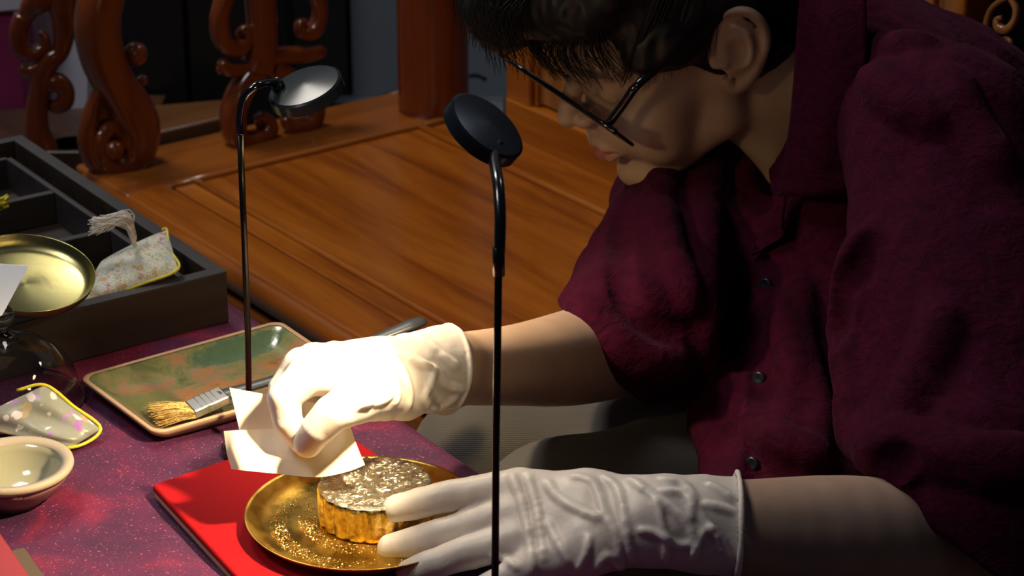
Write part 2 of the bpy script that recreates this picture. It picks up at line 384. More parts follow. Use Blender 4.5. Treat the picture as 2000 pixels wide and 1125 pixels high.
ball('carved_knob', 262, 104, 25, ap, an, M['carved'], bench); ball('carved_knob', 276, 156, 12, ap, an, M['carved'], bench)
ball('scroll_eye', 222, 292, 20, ap-UD*.0+an*-.012, an, M['carved'], bench)
ap2 = on(520, 272, ZS)
sweep('armrest_scroll', [(455, -60, 30), (440, -10, 34), (428, 40, 34), (436, 80, 36), (462, 95, 34), (486, 78, 26), (480, 58, 20), (468, 62, 14)], ap2, an, .035, M['carved'], bench)
sweep('armrest_bar', [(505, -60, 60), (508, -10, 58), (512, 60, 56), (508, 110, 60), (500, 140, 66)], ap2, an, .032, M['carved'], bench)
sweep('armrest_scroll', [(555, -60, 30), (590, -40, 30), (618, -5, 30), (624, 30, 28), (612, 60, 30), (590, 64, 26), (586, 48, 20), (598, 42, 14)], ap2, an, .035, M['carved'], bench)
sweep('armrest_scroll', [(500, 110, 50), (545, 108, 36), (590, 106, 32), (622, 100, 26), (628, 90, 16)], ap2, an, .034, M['carved'], bench)
sweep('armrest_scroll', [(432, 120, 18), (448, 136, 28), (480, 132, 30), (500, 120, 30)], ap2, an, .034, M['carved'], bench)
sweep('armrest_scroll', [(505, 130, 44), (480, 160, 44), (462, 195, 46), (455, 235, 48), (462, 268, 44), (490, 276, 42), (520, 262, 36), (526, 240, 28), (512, 228, 22), (500, 236, 16)], ap2, an, .036, M['carved'], bench)
sweep('armrest_scroll', [(530, 130, 40), (565, 150, 36), (600, 175, 36), (616, 205, 34), (612, 235, 34), (590, 248, 34), (565, 244, 28), (556, 228, 20)], ap2, an, .036, M['carved'], bench)
for x, y, r in ((430, 36, 9), (468, 66, 11), (620, 98, 12), (508, 238, 14), (430, 135, 10), (456, 138, 9)): ball('carved_knob', x, y, r, ap2-an*-.008, an, M['carved'], bench)
# fretwork on the back rest at the right
pq = bk(1990, 60)+VD*.16
backd2 = empty('dark_backing', (pq[0], pq[1], 0), 'added black wardrobe in shade behind the open fretwork at the top right', 'backing')  # added black block that keeps the view through the fretwork dark
for nm, a_, b__, c__ in (('body', -.22, .5, 0), ('front_panel', -.21, .245, -.012), ('front_panel', .04, .235, -.012)):
    b = MB(); b.add(*boxuvw(np.array([pq[0], pq[1], 0 if nm == 'body' else .06])+UD*a_+VD*c__, UD*b__, VD*(.2 if nm == 'body' else .011), (0, 0, 1.7 if nm == 'body' else 1.6))); bevel(b.build(nm, voidm, backd2), .003)
fp, fn = bk(1950, 60, .004), -VD
b_ = M['panel']
for pts in ([(1995, -12, 9), (1962, -2, 10), (1938, 16, 11), (1928, 45, 13), (1927, 80, 13), (1938, 108, 13), (1958, 124, 14)],
            [(1975, -2, 11), (1985, 18, 12), (1982, 40, 13), (1968, 57, 16), (1952, 54, 18), (1948, 40, 14), (1956, 34, 9)],
            [(1956, 76, 4), (1966, 74, 7), (1974, 84, 8), (1962, 98, 8), (1954, 112, 10), (1958, 124, 12), (1966, 118, 8)],
            [(1995, -14, 10), (2015, -6, 10), (2030, 20, 12), (2032, 80, 12), (2015, 130, 12)]):
    sweep('fretwork_scroll', pts, fp, fn, .012, b_, bench)

# ---------------------------------------------------------------- things beyond the bench end
plm = wood('plinth_wood', (.10, .04, .012), (.17, .07, .022), (.22, .10, .03), rot=math.radians(37), rough=.3, seed=8)
pl = empty('low_wooden_platform', (*on(390, 235, .30)[:2], 0), 'low brown wooden platform edge behind the big scroll armrest', 'platform')
a, c_, d_ = on(285, 262, .40), on(480, 216, .40), on(470, 190, .40); e_ = on(290, 205, .40)
b = MB(); b.add(*prism([a, c_, d_, e_], (0, 0, -.022))); bevel(b.build('top', plm, pl), .005)
b = MB(); i_ = np.array([.0, .02, -.023]); b.add(*prism([a+i_, c_+i_, d_+np.array([0, -.01, -.023]), e_+np.array([0, -.01, -.023])], (0, 0, -.35))); b.build('base', M['darkwood'], pl)
# second piece of carved furniture at the far left
sp = at(90, 150, 2.62); sn = np.array([.25, -1, 0])
st_ = empty('carved_stand', (sp[0], sp[1], 0), 'dark carved wooden stand with curling scrolls behind the black tray, far left', 'stand')
for pts in ([(45, 30, 34), (36, 62, 36), (40, 92, 34), (62, 104, 30), (84, 94, 26), (88, 74, 20), (78, 62, 14)],
            [(120, -40, 55), (122, 10, 56), (125, 60, 44), (118, 98, 36), (100, 116, 40), (84, 140, 42), (78, 175, 42), (72, 215, 44), (74, 260, 50), (95, 310, 55), (120, 420, 60)],
            [(84, 160, 40), (110, 160, 40), (128, 175, 34), (126, 198, 34), (108, 208, 26), (95, 200, 18)],
            [(40, 135, 22), (58, 138, 26), (78, 132, 30)], [(85, -50, 60), (80, -10, 60), (60, 15, 44), (50, 35, 30)]):
    sweep('scroll', pts, sp, sn, .035, M['carved'], st_)
ball('carved_knob', 52, 140, 16, sp, sn, M['carved'], st_)
for x_ in (70, 140):
    P = [np.array([onplane(x_, 300, sp, nrm(sn))[0], sp[1]+.01, z]) for z in (.0, .2, .42)]; mesh_obj('leg', *tube(P, [.022, .02, .025], 12), M['carved'], st_)
b = MB(); b.add(*boxuvw((sp[0]-.12, sp[1]-.02, .395), (.22, 0, 0), (0, .16, 0), (0, 0, .025))); bevel(b.build('stretcher', M['darkwood'], st_), .003)
# pale printed card standing behind it
def quadcard(name, pts, m, th=(0, .006, 0)):
    b = MB(); b.add(*prism(pts, th)); return b.build(name, m)
pap = mat('white_card', (.62, .62, .74), .7); t_ = coords(pap); vo = N(pap, 'ShaderNodeTexVoronoi'); vo.inputs['Scale'].default_value = 16; Lk(pap, t_, vo.inputs['Vector'])
setc(pap, ramp(pap, vo.outputs['Distance'], [(.0, (.2, .2, .28)), (.06, (.25, .25, .35)), (.08, (.60, .60, .72)), (1, (.62, .62, .74))]))
tag(quadcard('printed_card', [at(50, -20, 2.85), at(172, -20, 2.85), at(170, 222, 2.85), at(75, 222, 2.85)], pap), 'pale lilac card with tiny printed marks seen through the carved stand', 'card')
lam = wood('far_stool_wood', (.05, .02, .01), (.08, .03, .014), (.1, .04, .02), seed=11)
b = MB(); o_ = at(60, 222, 2.84); b.add(*boxuvw((o_[0]+.01, 2.80, o_[2]-.03), (.15, 0, 0), (0, .12, 0), (0, 0, .028))); sto = empty('side_stool', (o_[0], 2.85, 0), 'low dark stool under the pale printed card', 'stool')
b.build('seat', lam, sto)
for dx in (.015, .12):
    b = MB(); b.add(*boxuvw((o_[0]+dx, 2.84, 0), (.03, 0, 0), (0, .03, 0), (0, 0, o_[2]-.03))); b.build('leg', lam, sto)
bag = empty('paper_bag', (*at(18, 60, 2.75)[:2], 0), 'white paper bag with magenta side at the far left edge', 'bag')
mg = mat('magenta_paper', (.26, .02, .10), .6); wh = mat('white_paper', (.62, .62, .68), .7)
z_ = .0
b = MB(); b.add(*boxuvw(np.array([at(-70, 100, 2.75)[0], 2.75, 0]), (at(34, 100, 2.75)[0]-at(-70, 100, 2.75)[0], .02, 0), (0, .1, 0), (0, 0, at(30, 28, 2.75)[2]))); bevel(b.build('side', mg, bag), .003)
b = MB(); z1_ = at(30, 28, 2.75)[2]; b.add(*boxuvw(np.array([at(-70, 100, 2.75)[0], 2.745, z1_]), (at(46, 100, 2.75)[0]-at(-70, 100, 2.75)[0], .02, 0), (0, .11, 0), (0, 0, .1))); bevel(b.build('top_band', wh, bag), .003)
# black cable on the far floor by the wall
P = catmull([at(640, 203, 3.07), at(675, 206, 3.07), at(720, 198, 3.07), at(770, 181, 3.07), at(850, 160, 3.07), at(925, 148, 3.07), at(950, 156, 3.07)], 8)
cbl = MB(); cbl.add(*tube(P, .0032, 8)); cbo = tag(cbl.build('power_cable', M['black'], smooth=True), 'black power cable running along the grey wall behind the post', 'cable')
# low grey ledge in front of the wall that the cable rests on
b = MB(); zl = at(700, 206, 3.07)[2]-.004; xl, xr = at(560, 200, 3.07)[0], at(985, 200, 3.07)[0]; b.add(*boxuvw((xl, 3.035, 0), (xr-xl, 0, 0), (0, .10, 0), (0, 0, zl)))
tag(bevel(b.build('trim_1', wb), .004), kind='structure')

# ================================================================ TABLE + CLOTH
ZT = .60
cA, cB = on(447, 595, ZT), on(932, 928, ZT); ea = nrm(cA-cB); eb = np.array([-ea[1], ea[0], 0])   # ea: along the edge, away; eb: to the left
if eb[0] > 0: eb = -eb
cB2 = (cB+on(850, 866, ZT)*0+cB*0)
def tp(a, b, z=ZT): return cB+ea*a+eb*b+np.array([0, 0, z-ZT])
tab = empty('tea_table', tp(.1, .35, 0), 'low dark wooden tea table under the purple velvet cloth', 'table')
b = MB(); b.add(*boxuvw(tp(-.42, .004, ZT-.035), ea*1.14, eb*.74, (0, 0, .032))); bevel(b.build('tabletop', M['darkwood'], tab), .003)
for a_, b_2 in ((-.38, .04), (.68, .04), (-.38, .70), (.68, .70)):
    m_ = MB(); m_.add(*boxuvw(tp(a_-.02, b_2-.02, 0), ea*.045, eb*.045, (0, 0, ZT-.035))); m_.build('leg', M['darkwood'], tab)
velvet = mat('purple_velvet', (.10, .012, .06), .75, 0, Sheen_Weight=.28, Sheen_Roughness=.3); bsdf(velvet).inputs['Sheen Tint'].default_value = (.9, .2, .5, 1)
vc = coords(velvet); n1 = noise_(velvet, vc, 14, 5, .6, .8); n2 = noise_(velvet, vc, 620, 2, .6)
c = ramp(velvet, n1, [(.34, (.034, .002, .034)), (.5, (.070, .003, .042)), (.62, (.15, .004, .040))])
spark = ramp(velvet, n2, [(.64, (0, 0, 0)), (.70, (1, 1, 1))]); c = mixc(velvet, math_(velvet, 'MULTIPLY', spark, .75), c, (.62, .16, .26)); setc(velvet, c)  # sparkling glints of the pile painted into the colour as pink flecks
bump(velvet, math_(velvet, 'ADD', math_(velvet, 'MULTIPLY', n2, .5), n1), .45, .0016)
def tab_(px, py): p = on(px, py, ZT)-cB; return (float(np.dot(p, ea)), float(np.dot(p, eb)))
CR = [(tab_(0, 1005), tab_(165, 985), .006, .0016), (tab_(230, 1045), tab_(420, 1150), .008, .0012), (tab_(180, 890), tab_(420, 870), .007, .0013), (tab_(200, 940), tab_(60, 960), .006, .0012), (tab_(330, 1060), tab_(300, 1160), .006, .0014), (tab_(100, 1050), tab_(210, 1125), .007, .0010)]
na, nb_ = 220, 160; V = []; F = []
for i in range(na+1):
    for j in range(nb_+1):
        a_ = -.44+1.18*i/na; b2 = -.012+.78*j/nb_
        p = tp(a_, max(b2, 0), ZT); over = -min(b2, 0)
        w = .0012*(math.sin(a_*31+b2*17)+math.sin(b2*53-a_*11+1.3))*.5+.0011*float(vnoise(np.array([p*1.0]), 22, 2)[0])
        for (qa, qb, qw, qh) in CR:
            tt = np.clip(((a_-qa[0])*(qb[0]-qa[0])+(b2-qa[1])*(qb[1]-qa[1]))/((qb[0]-qa[0])**2+(qb[1]-qa[1])**2), 0, 1); dd = math.hypot(a_-qa[0]-tt*(qb[0]-qa[0]), b2-qa[1]-tt*(qb[1]-qa[1])); w += qh*math.exp(-(dd/qw)**2)
        edge = min(1, max(0, b2)/.02)
        p = p+np.array([0, 0, .0022+max(w, -.0012)*edge])
        if over > 0: p = p-eb*.003+np.array([0, 0, -over*6-.001])
        V.append(p)
for i in range(na):
    for j in range(nb_): a_ = i*(nb_+1)+j; F.append((a_, a_+1, a_+nb_+2, a_+nb_+1))
cloth = mesh_obj('velvet_tablecloth', V, F, velvet); sm = cloth.modifiers.new('s', 'SOLIDIFY'); sm.thickness = .0014; sm.offset = -1
tag(cloth, 'crushed purple velvet tablecloth spread over the tea table', 'tablecloth')
ZC = ZT+.0035

# ---------------------------------------------------------------- wooden tray box
ZB = .646
k0 = on(443, 531, ZB); k1 = on(30, 633, ZB); k2 = on(40, 265, ZB)
bu = nrm(k1-k0); bv_ = nrm(k2-k0); bu[2] = 0; bv_[2] = 0; bu = nrm(bu); bv_ = nrm(bv_-bu*np.dot(bu, bv_))
LV = np.linalg.norm((k2-k0)[:2]); LW = .36
box = empty('compartment_tray', (k0+bu*LW/2+bv_*LV/2)*[1, 1, 0]+[0, 0, ZC], 'large dark wooden tray box with divided compartments at the left', 'tray')
def bq(u, v, z): return np.array([k0[0], k0[1], 0])+bu*u+bv_*v+np.array([0, 0, z])
def bb(name, u0, u1, v0, v1, z0, z1, m, bv=.0012): b = MB(); b.add(*boxuvw(bq(u0, v0, z0), bu*(u1-u0), bv_*(v1-v0), (0, 0, z1-z0))); return bevel(b.build(name, m, box), bv, 2)
tw = .0115
bb('wall', 0, LW, 0, tw, ZC, ZB, M['wenge']); bb('wall', 0, tw, tw, LV, ZC, ZB, M['wenge']); bb('wall', LW-tw, LW, tw, LV, ZC, ZB, M['wenge']); bb('wall', tw, LW-tw, LV-tw, LV, ZC, ZB, M['wenge'])
bb('bottom', tw, LW-tw, tw, LV-tw, ZC, ZC+.005, M['wenge'])
i0 = tw+.009; zi = ZB-.009
bb('inner_wall', i0, i0+.006, tw, LV-i0, ZC+.005, zi, M['wenge_rim']); bb('inner_wall', i0, LW-i0, LV-i0-.006, LV-i0, ZC+.005, zi, M['wenge_rim'])
bb('rim_cap', -.0004, LW+.0004, -.0004, tw, ZB, ZB+.0008, M['wenge_rim'], .0004); bb('rim_cap', -.0004, tw, tw, LV, ZB, ZB+.0008, M['wenge_rim'], .0004); bb('rim_cap', tw, LW, LV-tw, LV, ZB, ZB+.0008, M['wenge_rim'], .0004)
def vb(px, py, z=zi): p = on(px, py, z)-bq(0, 0, 0); return np.dot(p, bv_), np.dot(p, bu)
vd1 = vb(180, 458)[0]; vd2 = vb(110, 375)[0]
bb('divider', i0+.006, LW-tw, vd1, vd1+.008, ZC+.005, zi, M['wenge_rim']); bb('divider', i0+.006, LW-tw, vd2, vd2+.008, ZC+.005, zi, M['wenge_rim'])

# ---------------------------------------------------------------- brass dish leaning in the box
br = M['brass']; a_n = N(br, 'ShaderNodeTexCoord'); sep = N(br, 'ShaderNodeSeparateXYZ'); Lk(br, a_n.outputs['Object'], sep.inputs[0])
r_ = math_(br, 'SQRT', math_(br, 'ADD', math_(br, 'POWER', sep.outputs[0], 2.0), math_(br, 'POWER', sep.outputs[1], 2.0)))
w1 = N(br, 'ShaderNodeTexNoise'); w1.noise_dimensions = '1D'; Lk(br, math_(br, 'MULTIPLY', r_, 2500.0), w1.inputs['W']); bump(br, w1.outputs['Fac'], .10, .0003)
dc = at(50, 536, 1.60); dR = .0505; dn = nrm([.18, -.18, 1])
prof = [(0, 0), (dR*.80, 0), (dR*.90, .002), (dR*.97, .006), (dR, .010), (dR*1.005, .0104), (dR*1.0, .0095), (dR*.97, .0045), (dR*.9, .0003), (dR*.8, -.0014), (0, -.0014)]
do = mesh_obj('brass_dish', *lathe(prof, (0, 0, 0), 96), M['brass'], loc=(0, 0, 0)); do.rotation_euler = Vector(dn).to_track_quat('Z', 'Y').to_euler(); do.location = [float(v) for v in dc-dn*.008]
tag(do, 'round brushed brass dish resting tilted on the compartment tray', 'dish')

# ---------------------------------------------------------------- brocade pouches
def brocade(name, base, palette, sc, size=.32, dark=.5, rough=.55):
    m = mat(name, base, rough, 0, Sheen_Weight=.3); v = coords(m); c = base
    nz_ = N(m, 'ShaderNodeTexNoise'); nz_.inputs['Scale'].default_value = sc*1.6; Lk(m, v, nz_.inputs['Vector'])
    vw = mixc(m, .012, v, nz_.outputs['Color'], 'ADD')
    lines = noise_(m, v, sc*1.8, 3, .6, 3.0); c = mixc(m, math_(m, 'MULTIPLY', ramp(m, lines, [(.47, (0, 0, 0)), (.50, (1, 1, 1)), (.53, (0, 0, 0))]), dark), c, tuple(x*.25 for x in base))
    for i, (cols, s_, sz) in enumerate(palette):
        p = N(m, 'ShaderNodeMapping'); p.inputs['Location'].default_value = (i*.0137, i*.0291, i*.013); Lk(m, vw, p.inputs[0])
        vo = N(m, 'ShaderNodeTexVoronoi'); vo.inputs['Scale'].default_value = s_; Lk(m, p.outputs[0], vo.inputs['Vector'])
        sx = N(m, 'ShaderNodeSeparateColor'); Lk(m, vo.outputs['Color'], sx.inputs[0]); r = N(m, 'ShaderNodeValToRGB'); r.color_ramp.interpolation = 'CONSTANT'; e = r.color_ramp.elements
        while len(e) < len(cols): e.new(.5)
        for k, cc in enumerate(cols): e[k].position = k/len(cols); e[k].color = (*cc, 1)
        Lk(m, sx.outputs[0], r.inputs[0]); c = mixc(m, ramp(m, vo.outputs['Distance'], [(sz, (1, 1, 1)), (sz+.06, (0, 0, 0))]), c, r.outputs[0])
    setc(m, c); bump(m, noise_(m, v, sc*3, 2), .4, .0006); return m
yel = mat('yellow_piping', (.62, .55, .03), .5)
def pillow(name, corners, th, m, parent, n=26, sag=0.0, wav=0.0):
    A, B, C_, D = [np.array(c) for c in corners]; nr = nrm(np.cross(B-A, D-A)); V = []; F = []
    if nr[2] < 0: nr = -nr
    for s_ in (1, -1):
        for i in range(n+1):
            for j in range(n+1):
                u, v = i/n, j/n; p = (A*(1-u)+B*u)*(1-v)+(D*(1-u)+C_*u)*v; e = (16*u*(1-u)*v*(1-v))**.42
                p = p+nr*(s_*th*.5*e+wav*math.sin(u*7+v*3)*e*.6+wav*.5*math.sin(v*13)*e); V.append(p)
    N1 = (n+1)**2
    for i in range(n):
        for j in range(n):
            a = i*(n+1)+j; F.append((a, a+n+1, a+n+2, a+1)); F.append((a+N1, a+N1+1, a+N1+n+2, a+N1+n+1))
    return mesh_obj(name, V, F, m, parent)
bro1 = brocade('floral_brocade', (.66, .66, .56), [([(.50, .36, .10), (.66, .66, .56), (.36, .42, .22), (.52, .34, .12), (.30, .50, .60), (.40, .44, .26)], 135, .36), ([(.62, .07, .14), (.66, .66, .56), (.30, .36, .20), (.60, .25, .25), (.66, .66, .56)], 150, .30), ([(.16, .22, .12), (.42, .42, .28)], 300, .26)], 260, dark=.9)
p1 = [on(328, 450, .664), on(350, 524, .660), on(170, 596, .630), on(205, 512, .640)]
# lies with its lower end inside the compartment, its upper end over the rim
p1 = [at(326, 449, 1.72), at(348, 526, 1.675), at(150, 606, 1.635), at(196, 512, 1.70)]
po = empty('brocade_pouch', (np.mean(p1, 0)*[1, 1, 0]+[0, 0, ZC+.006]), 'cream floral brocade pouch with yellow piping lying in the compartment tray', 'pouch')
pillow('fabric', p1, .016, bro1, po)
mesh_obj('piping', *tube(catmull([p1[0]+[-.004, 0, 0], p1[0], (p1[0]*.5+p1[1]*.5)+[-.002, 0, 0], p1[1], (p1[1]*.6+p1[2]*.4), (p1[1]*.1+p1[2]*.9)], 6), .0011, 8), yel, po)
# tassel
tas = mat('ivory_thread', (.97, .92, .88), .6); b = MB(); rt = at(262, 478, 1.69)
for i in range(110):
    s_ = i/109; ex = 182+random.uniform(-4, 50)*s_; ey = 440-(ex-182)*.25+random.uniform(-14, 16); mx = 232+18*s_+random.uniform(-6, 6); my = 428+random.uniform(-6, 10)-6*s_+ (ex-186)*.05
    P = catmull([rt+rng.normal(0, .0008, 3), at(260-4*(1-s_), 452, 1.69)+rng.normal(0, .0012, 3), at(mx, my, 1.69)+rng.normal(0, .0015, 3), at(ex, ey, 1.69)+rng.normal(0, .002, 3)], 4)
    b.add(*tube(P, .00036, 3, cap=False))
to = b.build('tassel', tas, po, smooth=True); tag(to, 'ivory silk tassel', None, None, 'stuff')
# small gold and green thing in the far compartment
b = MB(); gp = at(-6, 400, 1.80)
for i in range(40):
    a_ = random.uniform(0, 6.28); P = [gp+rng.normal(0, .003, 3), gp+np.array([math.cos(a_)*.010, math.sin(a_)*.01, random.uniform(-.002, .008)])]
    b.add(*tube(P, .0011, 4))
tag(b.build('gilt_thread_ball', yel, smooth=True), 'small yellow-green gilt thread ball in the far compartment at the left edge', 'ornament')
# white card leaning on the dish
wc = mat('cool_white_card', (.80, .82, .86), .6)
tag(quadcard('white_card', [at(-60, 512, 1.545), at(56, 520, 1.545), at(4, 616, 1.51), at(-60, 640, 1.50)], wc, (0, .0008, .0002)), 'plain white card corner leaning against the brass dish', 'card')

# silver pouch with butterflies
bro2 = brocade('silver_butterfly_brocade', (.27, .28, .25), [([(.36, .16, .48), (.27, .28, .25), (.44, .34, .20), (.27, .28, .25), (.40, .22, .50), (.27, .28, .25)], 75, .38), ([(.70, .62, .66), (.27, .28, .25), (.27, .28, .25)], 120, .35)], 60, dark=.15, rough=.35)
p2 = [on(88, 752, .640), on(197, 838, .612), on(140, 874, .607), on(-80, 830, .610)]
po2 = empty('butterfly_pouch', (np.mean(p2, 0)*[1, 1, 0]+[0, 0, ZC]), 'silver-grey satin pouch with purple butterflies and yellow piping under the glass dome', 'pouch')
pillow('fabric', p2, .022, bro2, po2, wav=.0035)
mesh_obj('piping', *tube(catmull([p2[0]+[-.02, 0, -.004], p2[0], p2[0]*.5+p2[1]*.5+[0, 0, .001], p2[1], p2[2], p2[2]*.6+p2[3]*.4], 6), .0012, 8), yel, po2)

# ---------------------------------------------------------------- glass dome
glass = mat('clear_glass', (.97, .98, .98), .01, 0, Transmission_Weight=1.0, IOR=1.45)
gc = on(10, 800, ZC); gc = gc+np.array([0, .012, 0]); gR = .0525; gh = .052
prof = [(gR+.003, .0005), (gR+.0035, .002), (gR, .005)]+[(gR*math.cos(t)**.9 if t < 1.5 else 0.006, .006+(gh-.006)*math.sin(t)) for t in np.linspace(0, 1.40, 16)]
outer = prof+[(.0065, gh+.002), (.004, gh+.006), (.005, gh+.010), (.0085, gh+.011), (.0105, gh+.017), (.0088, gh+.023), (.004, gh+.0265), (0, gh+.027)]
inner = [(0, gh-.0012)]+[(max(gR*math.cos(t)**.9-.0008, .0), .006+(gh-.0070)*math.sin(t)) for t in np.linspace(1.40, 0, 16)]+[(gR-.0008, .004), (gR+.0005, .0005), (gR+.003, .0005)]
dome = mesh_obj('glass_dome', *lathe(outer+inner, gc, 64), glass); tag(dome, 'clear glass cloche with a round knob at the left edge', 'cloche')

# ---------------------------------------------------------------- celadon bowl
cel = mat('celadon_glaze', (.34, .33, .24), .14, 0, Coat_Weight=.6); unr = mat('unglazed_stoneware', (.42, .35, .27), .6)
unr2 = mat('pinkish_stoneware', (.22, .10, .10), .35); bump(unr, noise_(unr, coords(unr), 500, 3), .3, .0004)
bc = on(24, 908, ZC+.027); bc[2] = ZC; R = .0405
bowl = empty('celadon_bowl', bc, 'small celadon-glazed bowl with a broad unglazed rim at the left edge', 'bowl')
mesh_obj('outer_wall', *lathe([(0, .0025), (R*.42, .0025), (R*.45, 0), (R*.50, 0), (R*.52, .004), (R*.70, .009), (R*.88, .018), (R*.96, .024), (R*.90, .0245)], bc, 72), unr2, bowl)
mesh_obj('rim', *lathe([(R*.90, .0235), (R*.97, .0235), (R*1.0, .026), (R*.99, .0285), (R*.93, .029), (R*.80, .0275), (R*.79, .025)], bc, 72), unr, bowl)
mesh_obj('glazed_well', *lathe([(R*.84, .0262), (R*.79, .0262), (R*.74, .022), (R*.62, .013), (R*.35, .0065), (0, .0055)], bc, 72), cel, bowl)

# ---------------------------------------------------------------- red booklet at lower left corner
rd = mat('red_cover', (.26, .018, .026), .5); tn = mat('olive_brown_edge', (.08, .05, .025), .5)
rbk = empty('red_booklet', on(0, 1120, ZC), 'red booklet with olive-brown edged board at the bottom left corner', 'booklet')
k_0, k_1 = on(0, 1040, .622), on(60, 1127, .622); kd = nrm(k_1-k_0); kp = np.array([kd[1], -kd[0], 0]); kp = kp if kp[0] < 0 else -kp; k_0 = k_0-kd*.01
b = MB(); b.add(*prism([k_0, k_0+kd*.15, k_0+kd*.15+kp*.105, k_0+kp*.105], (0, 0, -.006))); bevel(b.build('cover', rd, rbk), .001)
k_2 = on(48, 1068, .614); kk = np.dot(k_2-k_0, kd)
b = MB(); b.add(*prism([k_2, k_2+kd*(.15-kk+.006), k_2+kd*(.15-kk+.006)+kp*.12, k_2+kp*.12], (0, 0, -.0095))); bevel(b.build('board', tn, rbk), .001)

# ---------------------------------------------------------------- glazed ceramic tray
gl = mat('reactive_glaze', (.3, .2, .1), .22, 0, Coat_Weight=.5, Coat_Roughness=.08)
tA, tB_, tC = on(152, 737, .618), on(545, 627, .618), on(303, 850, .618); tD = on(706, 735, .618)
tu, tv = nrm(tB_-tA), nrm(tC-tA); tc = (tA+tB_+tC+tD)/4
v = coords(gl); nn = noise_(gl, v, 30, 6, .65, .4); n3 = noise_(gl, v, 160, 4, .7)
c = ramp(gl, nn, [(.30, (.06, .028, .018)), (.42, (.26, .11, .030)), (.50, (.20, .12, .075)), (.56, (.12, .13, .05)), (.66, (.06, .075, .022))])
def spotmask(m, px, py, rx, ry, z=.608, jag=.25):
    p = on(px, py, z)-tc; t = N(m, 'ShaderNodeTexCoord'); mp = N(m, 'ShaderNodeMapping'); mp.vector_type = 'POINT'
    rot = math.atan2(tu[1], tu[0]); cr, sr = math.cos(-rot), math.sin(-rot); lx, ly = p[0]*cr-p[1]*sr, p[0]*sr+p[1]*cr
    mp.inputs['Rotation'].default_value = (0, 0, -rot); mp.inputs['Location'].default_value = (-lx, -ly, 0); Lk(m, t.outputs['Object'], mp.inputs[0])
    s_ = N(m, 'ShaderNodeSeparateXYZ'); Lk(m, mp.outputs[0], s_.inputs[0])
    d = math_(m, 'ADD', math_(m, 'POWER', math_(m, 'DIVIDE', s_.outputs[0], rx), 2.0), math_(m, 'POWER', math_(m, 'DIVIDE', s_.outputs[1], ry), 2.0))
    d = math_(m, 'ADD', d, math_(m, 'MULTIPLY', math_(m, 'SUBTRACT', n3, .5), jag*8)); r = N(m, 'ShaderNodeMapRange'); r.inputs['From Min'].default_value = 1.3; r.inputs['From Max'].default_value = .7
    Lk(m, d, r.inputs['Value']); return r.outputs[0]
c = mixc(gl, math_(gl, 'MULTIPLY', spotmask(gl, 480, 680, .045, .030), .8), c, (.11, .14, .055))
c = mixc(gl, math_(gl, 'MULTIPLY', spotmask(gl, 470, 690, .042, .011), .9), c, (.02, .08, .05))
c = mixc(gl, math_(gl, 'MULTIPLY', spotmask(gl, 290, 790, .022, .022), .8), c, (.08, .12, .035))
c = mixc(gl, math_(gl, 'MULTIPLY', n3, .16), c, (.40, .34, .24)); setc(gl, c); bump(gl, n3, .5, .0009)
rimm = mat('bare_clay_rim', (.42, .27, .17), .5)
def rr(hx, hy, rad, n=10):
    P = []
    for cx, cy, a0 in ((hx-rad, hy-rad, 0), (-hx+rad, hy-rad, 90), (-hx+rad, -hy+rad, 180), (hx-rad, -hy+rad, 270)):
        for k in range(n+1): a = math.radians(a0+90*k/n); P.append((cx+rad*math.cos(a), cy+rad*math.sin(a)))
    return P
def bil(x, y): return (tA*(1-x)+tB_*x)*(1-y)+(tC*(1-x)+tD*x)*y
HX, HY = .5, .5; rings = []
spec = [(.0, .020, .0), (.004, .0205, .0), (.010, .0175, 1), (.022, .010, 1), (.034, .0075, 1), (.06, .0068, 1)]
LX, LY = np.linalg.norm(tB_-tA), np.linalg.norm(tC-tA)
def tray_ring(ins, z, n=10):
    P = rr(LX/2-ins, LY/2-ins, max(.010-ins*.15, .006), n); R_ = []
    for x, y in P:
        warp = .0012*math.sin(x*40)*(y/LY)
        b_ = bil(x/LX+.5, y/LY+.5); b_[2] = ZC+z+warp; R_.append(b_)
    return R_
def rings_mesh(name, specs, m, parent, close=True):
    V = []; n = None
    for ins, z in specs: r = tray_ring(ins, z); n = len(r); V += r
    F = []
    for j in range(len(specs)-1):
        for i in range(n): F.append((j*n+i, j*n+(i+1) % n, (j+1)*n+(i+1) % n, (j+1)*n+i))
    if close: F.append(tuple(range((len(specs)-1)*n, len(specs)*n)))
    return mesh_obj(name, V, F, m, parent)
tray = empty('ceramic_tray', tc*[1, 1, 0]+[0, 0, ZC], 'rectangular ceramic tray with mottled brown and green glaze', 'tray')
gt = rings_mesh('glazed_dish', [(.0015, .0150), (.004, .0142), (.008, .0112), (.014, .0066), (.022, .0048), (.03, .0045)], gl, tray)
rings_mesh('clay_body', [(.0035, .0152), (.0005, .0156), (.0, .0145), (.0025, .0105), (.008, .006), (.013, .003), (.015, .0)], rimm, tray)

